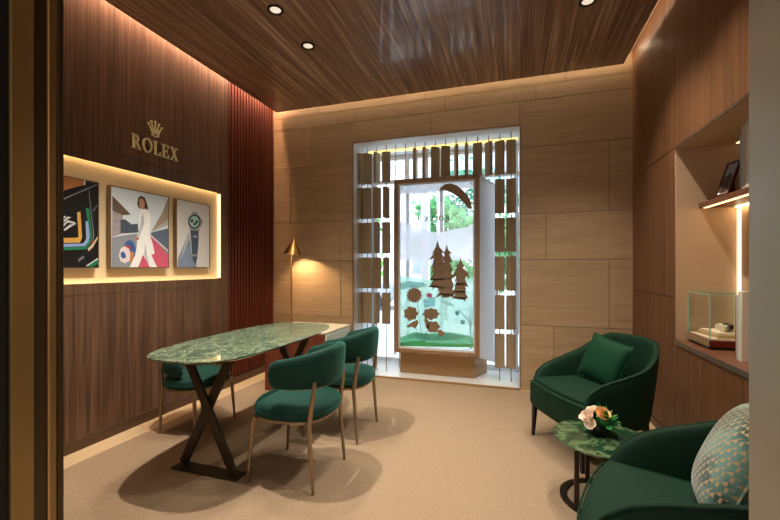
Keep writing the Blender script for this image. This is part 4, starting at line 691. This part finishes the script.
# ------------------------------------------------------------------ round side table
SX, SY, SH, SR = 0.467, 2.385, 0.36, 0.25
t = thing('side_table', 'small round green marble side table between the two armchairs', 'side table', (SX, SY, 0.008))
MB().lathe([(SR - 0.03, SH - 0.030), (SR - 0.008, SH - 0.022), (SR, SH - 0.014), (SR, SH - 0.010), (SR - 0.002, SH - 0.008)], 72).build('tabletop', 'side_marble', t)
m = MB(); rr = 0.195
m.loft([[(r * math.cos(2 * PI * i / 64), r * math.sin(2 * PI * i / 64), z) for r, z in ((rr - 0.018, 0.0), (rr + 0.018, 0.0), (rr + 0.018, 0.012), (rr - 0.018, 0.012))] for i in range(65)], cap=False, smooth=False).build('base_ring', 'dark_bronze', t, weld=True)
for a in (222, 342, 102):
    x, y = rr * math.cos(math.radians(a)), rr * math.sin(math.radians(a))
    MB().box(x - 0.012, x + 0.012, y - 0.012, y + 0.012, 0.010, SH - 0.028).build('leg', 'dark_bronze', t, bevel=0.003)

# flower arrangement
t = thing('flower_arrangement', 'small arrangement of cream and peach roses on the round side table', 'flowers', (SX - 0.005, SY + 0.045, SH + 0.001))
MB().lathe([(0.035, 0.0), (0.052, 0.012), (0.060, 0.04), (0.056, 0.06), (0.050, 0.06), (0.052, 0.04), (0.03, 0.015)], 32, cap=False).lathe([(0.03, 0.0), (0.035, 0.001)], 24).build('bowl', 'bowl_dark', t)
def rose(c, r, mat, tilt):
    m = MB(); rng = random.Random(int(c[0] * 1000) + 5); R_ = Matrix.Rotation(tilt[0], 3, 'X') @ Matrix.Rotation(tilt[1], 3, 'Y')
    for ly, (cnt, rad, op) in enumerate(((3, 0.35, 0.25), (5, 0.62, 0.55), (6, 0.95, 0.95))):
        for k in range(cnt):
            a0 = 2 * PI * k / cnt + ly * 0.5 + rng.random() * .3; G_ = []
            for j in range(5):
                row = []
                for i in range(5):
                    u, v = (i / 4 - 0.5), j / 4; wd = math.sin(min(1, v * 0.8 + 0.25) * PI * 0.62)
                    a = a0 + u * 2.0 * wd / (0.6 + rad); rr_ = r * rad * (0.25 + 0.75 * math.sin(v * PI / 2)) + r * 0.16 * op * v ** 3
                    z = r * (1.0 - 0.28 * op) * v * (1 - 0.22 * (2 * u) ** 2) - r * 0.35
                    row.append(m.bm.verts.new(R_ @ Vector((rr_ * math.cos(a), rr_ * math.sin(a), z)) + Vector(c)))
                G_.append(row)
            for j in range(4):
                for i in range(4): m.face([G_[j][i], G_[j][i + 1], G_[j + 1][i + 1], G_[j + 1][i]], 0, True)
    return m.build('rose', mat, t, angle=80)
rose((-0.062, -0.022, 0.098), 0.036, 'rose_pink', (0.5, -0.6)); rose((-0.030, 0.018, 0.122), 0.032, 'rose_cream', (0.1, -0.3)); rose((0.014, -0.018, 0.118), 0.036, 'rose_peach', (0.7, 0.2))
rose((-0.052, -0.052, 0.070), 0.030, 'rose_cream', (0.9, -0.5)); rose((-0.075, 0.018, 0.085), 0.028, 'rose_pink', (0.0, -0.8))
m = MB(); rng = random.Random(3)
for k in range(46):
    a = rng.uniform(-1.5, 2.3); el = rng.uniform(0.0, 1.25); r0 = rng.uniform(0.028, 0.05); L = rng.uniform(0.035, 0.06)
    c = Vector((r0 * math.cos(a) * math.cos(el) + 0.022, r0 * math.sin(a) * math.cos(el), 0.065 + r0 * math.sin(el))); d = Vector((math.cos(a) * math.cos(el), math.sin(a) * math.cos(el), math.sin(el))); sd = d.cross(Vector((rng.random() - .5, rng.random() - .5, 1))).normalized()
    nn = d.cross(sd); mi = 0 if rng.random() < .6 else 1
    q = [m.bm.verts.new(c), m.bm.verts.new(c + d * L * .45 + sd * L * .28 + nn * .004), m.bm.verts.new(c + d * L + nn * .010), m.bm.verts.new(c + d * L * .45 - sd * L * .28 + nn * .004)]
    m.face(q, mi)
m.ball((0.03, 0.0, 0.07), 0.042, 14, 0)
m.build('leaves', ['leaf_dark', 'leaf_light'], t, angle=0)
m = MB()
for dx, L in ((-0.004, 0.07), (0.004, 0.05), (-0.012, 0.045)): m.prism([(dx, 0.02, 0.11), (dx + 0.006, 0.02, 0.11), (dx + 0.002, 0.03, 0.12 + L)], (0, 0.002, 0))
m.build('grass_blade', 'leaf_dark', t, angle=0)

# ------------------------------------------------------------------ display niche in the right wall
cb = thing('cabinet', 'walnut base cabinet with flush doors below the display niche', 'cabinet', (XR, RY0, 0.06))
MB().box(0.02, RD, 0.0, RY1 - RY0, 0.0, RZ0 - 0.062).build('body', 'slat_gap', cb)
ys = [0.0, 0.585, 1.08, 1.62, RY1 - RY0]
for a, b in zip(ys, ys[1:]): MB().box(0.0, 0.019, a + 0.002, b - 0.002, 0.0, RZ0 - 0.064).build('door', 'wall_walnut_right', cb, bevel=0.0015, seg=1)
ct = MB().box(XR - 0.003, XR + RD - 0.001, RY0 + 0.001, RY1 - 0.001, RZ0, 0.780).box(XR - 0.006, XR - 0.003, RY0, RY1, RZ0 + 0.002, 0.7795, 1).build('worktop', ['counter_wood', 'edge_metal'])
tag(ct, 'reddish wood worktop of the display niche with a thin metal front edge', 'worktop')
shf = thing('shelf', 'wooden shelf with a glowing underside high in the display niche', 'shelf', (XR, RY1, 1.715))
MB().box(0.142, RD - 0.001, -1.9, -0.001, 0.0, 0.035).build('board', 'counter_wood', shf, bevel=0.003)
MB().box(0.16, 0.18, -1.88, -0.03, -0.004, 0.0).build('light_strip', 'led_shelf', shf)
MB().box(RD - 0.03, RD - 0.012, -1.88, -0.02, -0.006, 0.0).build('light_strip', 'led_back', shf)
led = MB().box(XR + RD - 0.03, XR + RD - 0.012, RY0 + 0.02, RY1 - 0.03, RZ1 - 0.007, RZ1 - 0.001).build('led_strip', 'led_warm'); tag(led, 'light strip along the top back edge of the display niche', 'light strip')

led = MB().box(XR + RD - 0.012, XR + RD - 0.001, RY1 - 0.030, RY1 - 0.002, 0.79, 1.70).build('led_strip', 'corner_glow'); tag(led, 'added upright glowing strip for the brightly lit back wall of the display niche', 'light strip')  # glowing strip added to give the niche back its bright light
# photo frame leaning on the shelf
pf = thing('photo_frame', 'dark red photo frame leaning on the high shelf', 'photo frame', (1.268, 3.005, 1.757)); pf.rotation_euler = (math.radians(-20), 0, math.radians(-78))
w2, h2 = 0.056, 0.235; m = MB(); f = 0.013
m.box(-w2, -w2 + f, 0, 0.014, 0, h2); m.box(w2 - f, w2, 0, 0.014, 0, h2); m.box(-w2 + f, w2 - f, 0, 0.014, 0, f); m.box(-w2 + f, w2 - f, 0, 0.014, h2 - f, h2); m.box(-w2 + f, w2 - f, 0.008, 0.013, f, h2 - f)
m.build('frame', 'photo_frame', pf, bevel=0.002)
m = MB(); m.box(-w2 + f, w2 - f, 0.006, 0.008, f, h2 * .6, 0); m.box(-w2 + f, w2 - f, 0.006, 0.008, h2 * .6, h2 - f, 1); m.poly([(-0.025, 0.0055, 0.02), (0.03, 0.0055, 0.02), (0.025, 0.0055, 0.12), (0.005, 0.0055, 0.17), (-0.02, 0.0055, 0.13)], 2); m.poly([(-w2 + f, 0.0055, f), (w2 - f, 0.0055, f), (w2 - f, 0.0055, f + 0.014), (-w2 + f, 0.0055, f + 0.014)], 3)
m.build('photo', ['photo_print', 'photo_sky', 'ink_hair', 'ink_white'], pf, angle=0)
MB().bar((0, 0.014, 0.15), (0, 0.075, 0.02), 0.03, 0.004, (1, 0, 0)).build('stand', 'photo_frame', pf)
def book(name, label, cat, x0, x1, y0, y1, z0, h, mat, grp, tilt=0):
    t = thing(name, label, cat, (x0, y0, z0), 0, grp); t.rotation_euler = (0, 0, 0) if not tilt else (math.radians(tilt), 0, 0)
    c = 0.003; X, Y = x1 - x0, y1 - y0
    MB().box(0, X, 0, c, 0, h).box(0, X, Y - c, Y, 0, h).box(0, c, c, Y - c, 0, h).build('cover', mat, t, bevel=0.001, seg=1)
    MB().box(c, X - 0.006, c, Y - c, 0.004, h - 0.004).build('pages', 'paper', t)
    return t
SG = 'books standing on the high shelf'
book('book', 'slim dark brown book farthest back on the high shelf, behind the blue book', 'book', 1.335, 1.46, 2.905, 2.922, 1.751, 0.17, 'book_brown', SG)
book('book', 'pale blue book standing on the high shelf', 'book', 1.318, 1.47, 2.850, 2.893, 1.751, 0.345, 'book_blue', SG)
book('book', 'tall pale grey book at the shelf end next to the blue book', 'book', 1.305, 1.47, 2.795, 2.845, 1.751, 0.392, 'book_grey', SG)
book('book', 'tallest grey book on the high shelf, partly behind the door jamb', 'book', 1.30, 1.48, 2.735, 2.79, 1.751, 0.42, 'book_white', SG)
MG = 'books standing beside the glass case'
book('book', 'brown book standing upright right beside the glass case', 'book', 1.205, 1.42, 2.665, 2.691, 0.781, 0.350, 'book_brown', MG)
book('book', 'pale book standing between the brown book and the white book on the worktop', 'book', 1.195, 1.41, 2.633, 2.661, 0.781, 0.365, 'book_grey', MG)
book('book', 'white book at the door jamb end of the worktop', 'book', 1.19, 1.41, 2.590, 2.629, 0.781, 0.385, 'book_white', MG)

# glass display case with two watches
gc = thing('display_case', 'glass display case with a red wood base on the worktop', 'display case', (1.175, 2.92, 0.781))
CX, CY, CZ = 0.27, 0.325, 0.345
MB().box(0.008, CX - 0.008, 0.008, CY - 0.008, 0.0, 0.016).build('foot', 'black_leg', gc)
MB().box(0, CX, 0, CY, 0.016, 0.058).build('base', 'case_red', gc, bevel=0.004)
MB().box(-0.002, 0.0, 0.0, CY, 0.018, 0.056).build('side_trim', 'case_base', gc)
MB().box(0.014, CX - 0.014, 0.014, CY - 0.014, 0.058, 0.066).build('lining', 'pad_cream', gc)
for nm, bx in (('pane', (0.004, 0.008, 0.004, CY - 0.004)), ('pane', (CX - 0.008, CX - 0.004, 0.004, CY - 0.004)), ('pane', (0.008, CX - 0.008, 0.004, 0.008)), ('pane', (0.008, CX - 0.008, CY - 0.008, CY - 0.004))):
    MB().box(*bx, 0.058, CZ - 0.004).build(nm, 'case_glass', gc)
MB().box(0.004, CX - 0.004, 0.004, CY - 0.004, CZ - 0.004, CZ).build('pane', 'case_glass', gc)
m = MB()
for x in (0.0035, CX - 0.0085):
    for y in (0.0035, CY - 0.0085): m.box(x, x + 0.005, y, y + 0.005, 0.058, CZ)
for y in (0.0035, CY - 0.0075): m.box(0.004, CX - 0.004, y, y + 0.004, CZ - 0.003, CZ + 0.001)
for x in (0.0035, CX - 0.0075): m.box(x, x + 0.004, 0.004, CY - 0.004, CZ - 0.003, CZ + 0.001)
m.build('glass_edge', 'glass_edge', gc)
pad = MB().prism([(1.215, 3.19, 0.848), (1.415, 3.19, 0.848), (1.415, 2.955, 0.848), (1.235, 2.955, 0.848)], (0, 0, 0.022)).prism([(1.225, 3.18, 0.870), (1.41, 3.18, 0.870), (1.41, 2.965, 0.870), (1.245, 2.965, 0.870)], (0, 0, 0.012), 1).build('display_pad', ['pad_tan', 'pad_cream'], bevel=0.003); tag(pad, 'cream padded tray inside the glass display case', 'tray')
for x, y, lab in ((1.31, 3.02, 'silver watch on a cushion roll in the display case, the one nearer the books'), (1.325, 3.11, 'silver watch on a cushion roll in the display case, the one farther from the books')):
    t = thing('watch', lab, 'watch', (x, y, 0.883), math.radians(20), 'watches in the display case')
    MB().loft([[(xx, 0.021 * math.cos(2 * PI * i / 20), 0.021 + 0.021 * math.sin(2 * PI * i / 20)) for i in range(20)] for xx in (-0.035, 0.035)]).build('cushion_roll', 'pad_cream', t)
    MB().loft([[(xx, r * math.cos(2 * PI * i / 24), 0.022 + r * math.sin(2 * PI * i / 24)) for xx, r in ((-0.009, 0.0225), (0.009, 0.0225), (0.009, 0.025), (-0.009, 0.025))] for i in range(25)], cap=False).build('bracelet', 'steel', t, weld=True)
    MB().loft([[(0.019 * math.cos(2 * PI * i / 24), yy, 0.034 + 0.019 * math.sin(2 * PI * i / 24)) for i in range(24)] for yy in (-0.030, -0.019)]).build('case', 'steel', t)
    MB().loft([[(0.015 * math.cos(2 * PI * i / 24), yy, 0.034 + 0.015 * math.sin(2 * PI * i / 24)) for i in range(24)] for yy in (-0.0308, -0.030)]).build('dial', 'ink_bezel', t)

# ------------------------------------------------------------------ outside the window
struct(MB().box(-22, 14, 5.1, 40, -0.25, -0.10).build('ground', 'paving'))
b = thing('building', 'pale building across the street, seen through the window', 'building', (-4, 17, -0.1))
MB().box(-16, 18, 0, 4, 0, 14).build('wall', 'facade', b)
for i in range(9):
    for k in range(3):
        x = -14 + 3.4 * i; z = 1.0 + 3.6 * k
        wf = MB().box(x, x + 1.7, -0.06, 0, z, z + 2.1).build('window', 'white_paint', b); MB().box(x + .08, x + .8, -0.08, -0.061, z + .08, z + 2.02).box(x + .9, x + 1.62, -0.08, -0.061, z + .08, z + 2.02).build('pane', 'facade_glass', wf)
for k in range(4): MB().box(-16, 18, -0.5, 0, 3.3 + 3.6 * k - .4, 3.3 + 3.6 * k - .25).build('ledge', 'facade', b)
pg = thing('pergola', 'white slatted pergola outside the window', 'pergola', (-1.5, 5.9, -0.1))
for x in (-1.7, 0.2, 2.2):
    for y in (0, 1.3): MB().box(x - .06, x + .06, y - .06, y + .06, 0, 3.2).build('post', 'white_paint', pg)
for y in (0, 1.3): MB().box(-2.0, 2.5, y - .05, y + .05, 3.2, 3.36).build('beam', 'white_paint', pg)
for i in range(22): MB().box(-1.95 + .2 * i, -1.89 + .2 * i, -0.3, 1.6, 3.36, 3.46).build('slat', 'white_paint', pg)
def tree(label, x, y, h, cr, mat, n, seed, blobs):
    t = thing('tree', label, 'tree', (x, y, -0.1), 0, 'trees outside the window'); rng = random.Random(seed)
    MB().tube([(0, 0, 0), (0.05, 0.02, h * .4), (0.0, 0, h * .8)], [0.10, 0.08, 0.04], 10).build('trunk', 'bark', t)
    m = MB(); cs = [(rng.uniform(-cr, cr) * .75, rng.uniform(-cr, cr) * .75, rng.uniform(h * .3, h)) for _ in range(blobs)]
    for k in range(n):
        c = cs[k % blobs]; v = Vector((rng.gauss(0, 1), rng.gauss(0, 1), rng.gauss(0, 1))).normalized() * (cr * .48 * rng.random() ** .4); p = Vector(c) + Vector((v.x, v.y, v.z * .7))
        d = Vector((rng.gauss(0, 1), rng.gauss(0, 1), rng.gauss(0, 1) - .4)).normalized(); sd = d.cross(Vector((rng.gauss(0, 1), rng.gauss(0, 1), rng.gauss(0, 1)))).normalized(); L = rng.uniform(.10, .20)
        q = [m.bm.verts.new(p), m.bm.verts.new(p + d * L * .5 + sd * L * .3), m.bm.verts.new(p + d * L), m.bm.verts.new(p + d * L * .5 - sd * L * .3)]
        m.face(q)
    m.build('foliage', mat, t, angle=0)
tree('leafy bright green tree outside the left end of the window', -3.4, 8.4, 4.2, 0.62, 'leaf_c', 1500, 1, 8)
tree('green tree outside seen through the top left of the showcase glass', -1.75, 10.2, 3.7, 0.85, 'leaf_a', 2200, 2, 9)
tree('dull green tree outside above the showcase', -1.1, 13.0, 5.0, 1.2, 'leaf_b', 2600, 3, 10)
tree('green tree outside behind the right louvre columns', 0.1, 8.6, 3.2, 0.42, 'leaf_a', 1300, 4, 8)
tree('small green tree outside behind the right edge of the showcase glass', -0.45, 9.6, 2.6, 0.5, 'leaf_a', 1000, 5, 6)
cr = thing('car', 'grey parked car outside the lower left of the window', 'car', (-5.6, 11.5, -0.1), 0.1)
side = [(-2.0, 0.35), (-2.0, 0.75), (-1.3, 0.9), (-0.7, 1.38), (0.7, 1.42), (1.35, 0.95), (2.05, 0.85), (2.1, 0.35)]
MB().prism([(x, 0, z) for x, z in side], (0, 1.65, 0)).build('body', 'car_paint', cr, bevel=0.08)
MB().prism([(-1.1, -0.004, 0.93), (-0.65, -0.004, 1.3), (0.65, -0.004, 1.34), (1.15, -0.004, 0.96)], (0, 0.004, 0)).build('side_window', 'facade_glass', cr)
for x in (-1.25, 1.3):
    for y in (-0.02, 1.5): MB().loft([[(x + .32 * math.cos(2 * PI * i / 24), yy, .32 + .32 * math.sin(2 * PI * i / 24)) for i in range(24)] for yy in (y, y + .18)]).build('wheel', 'tyre', cr)
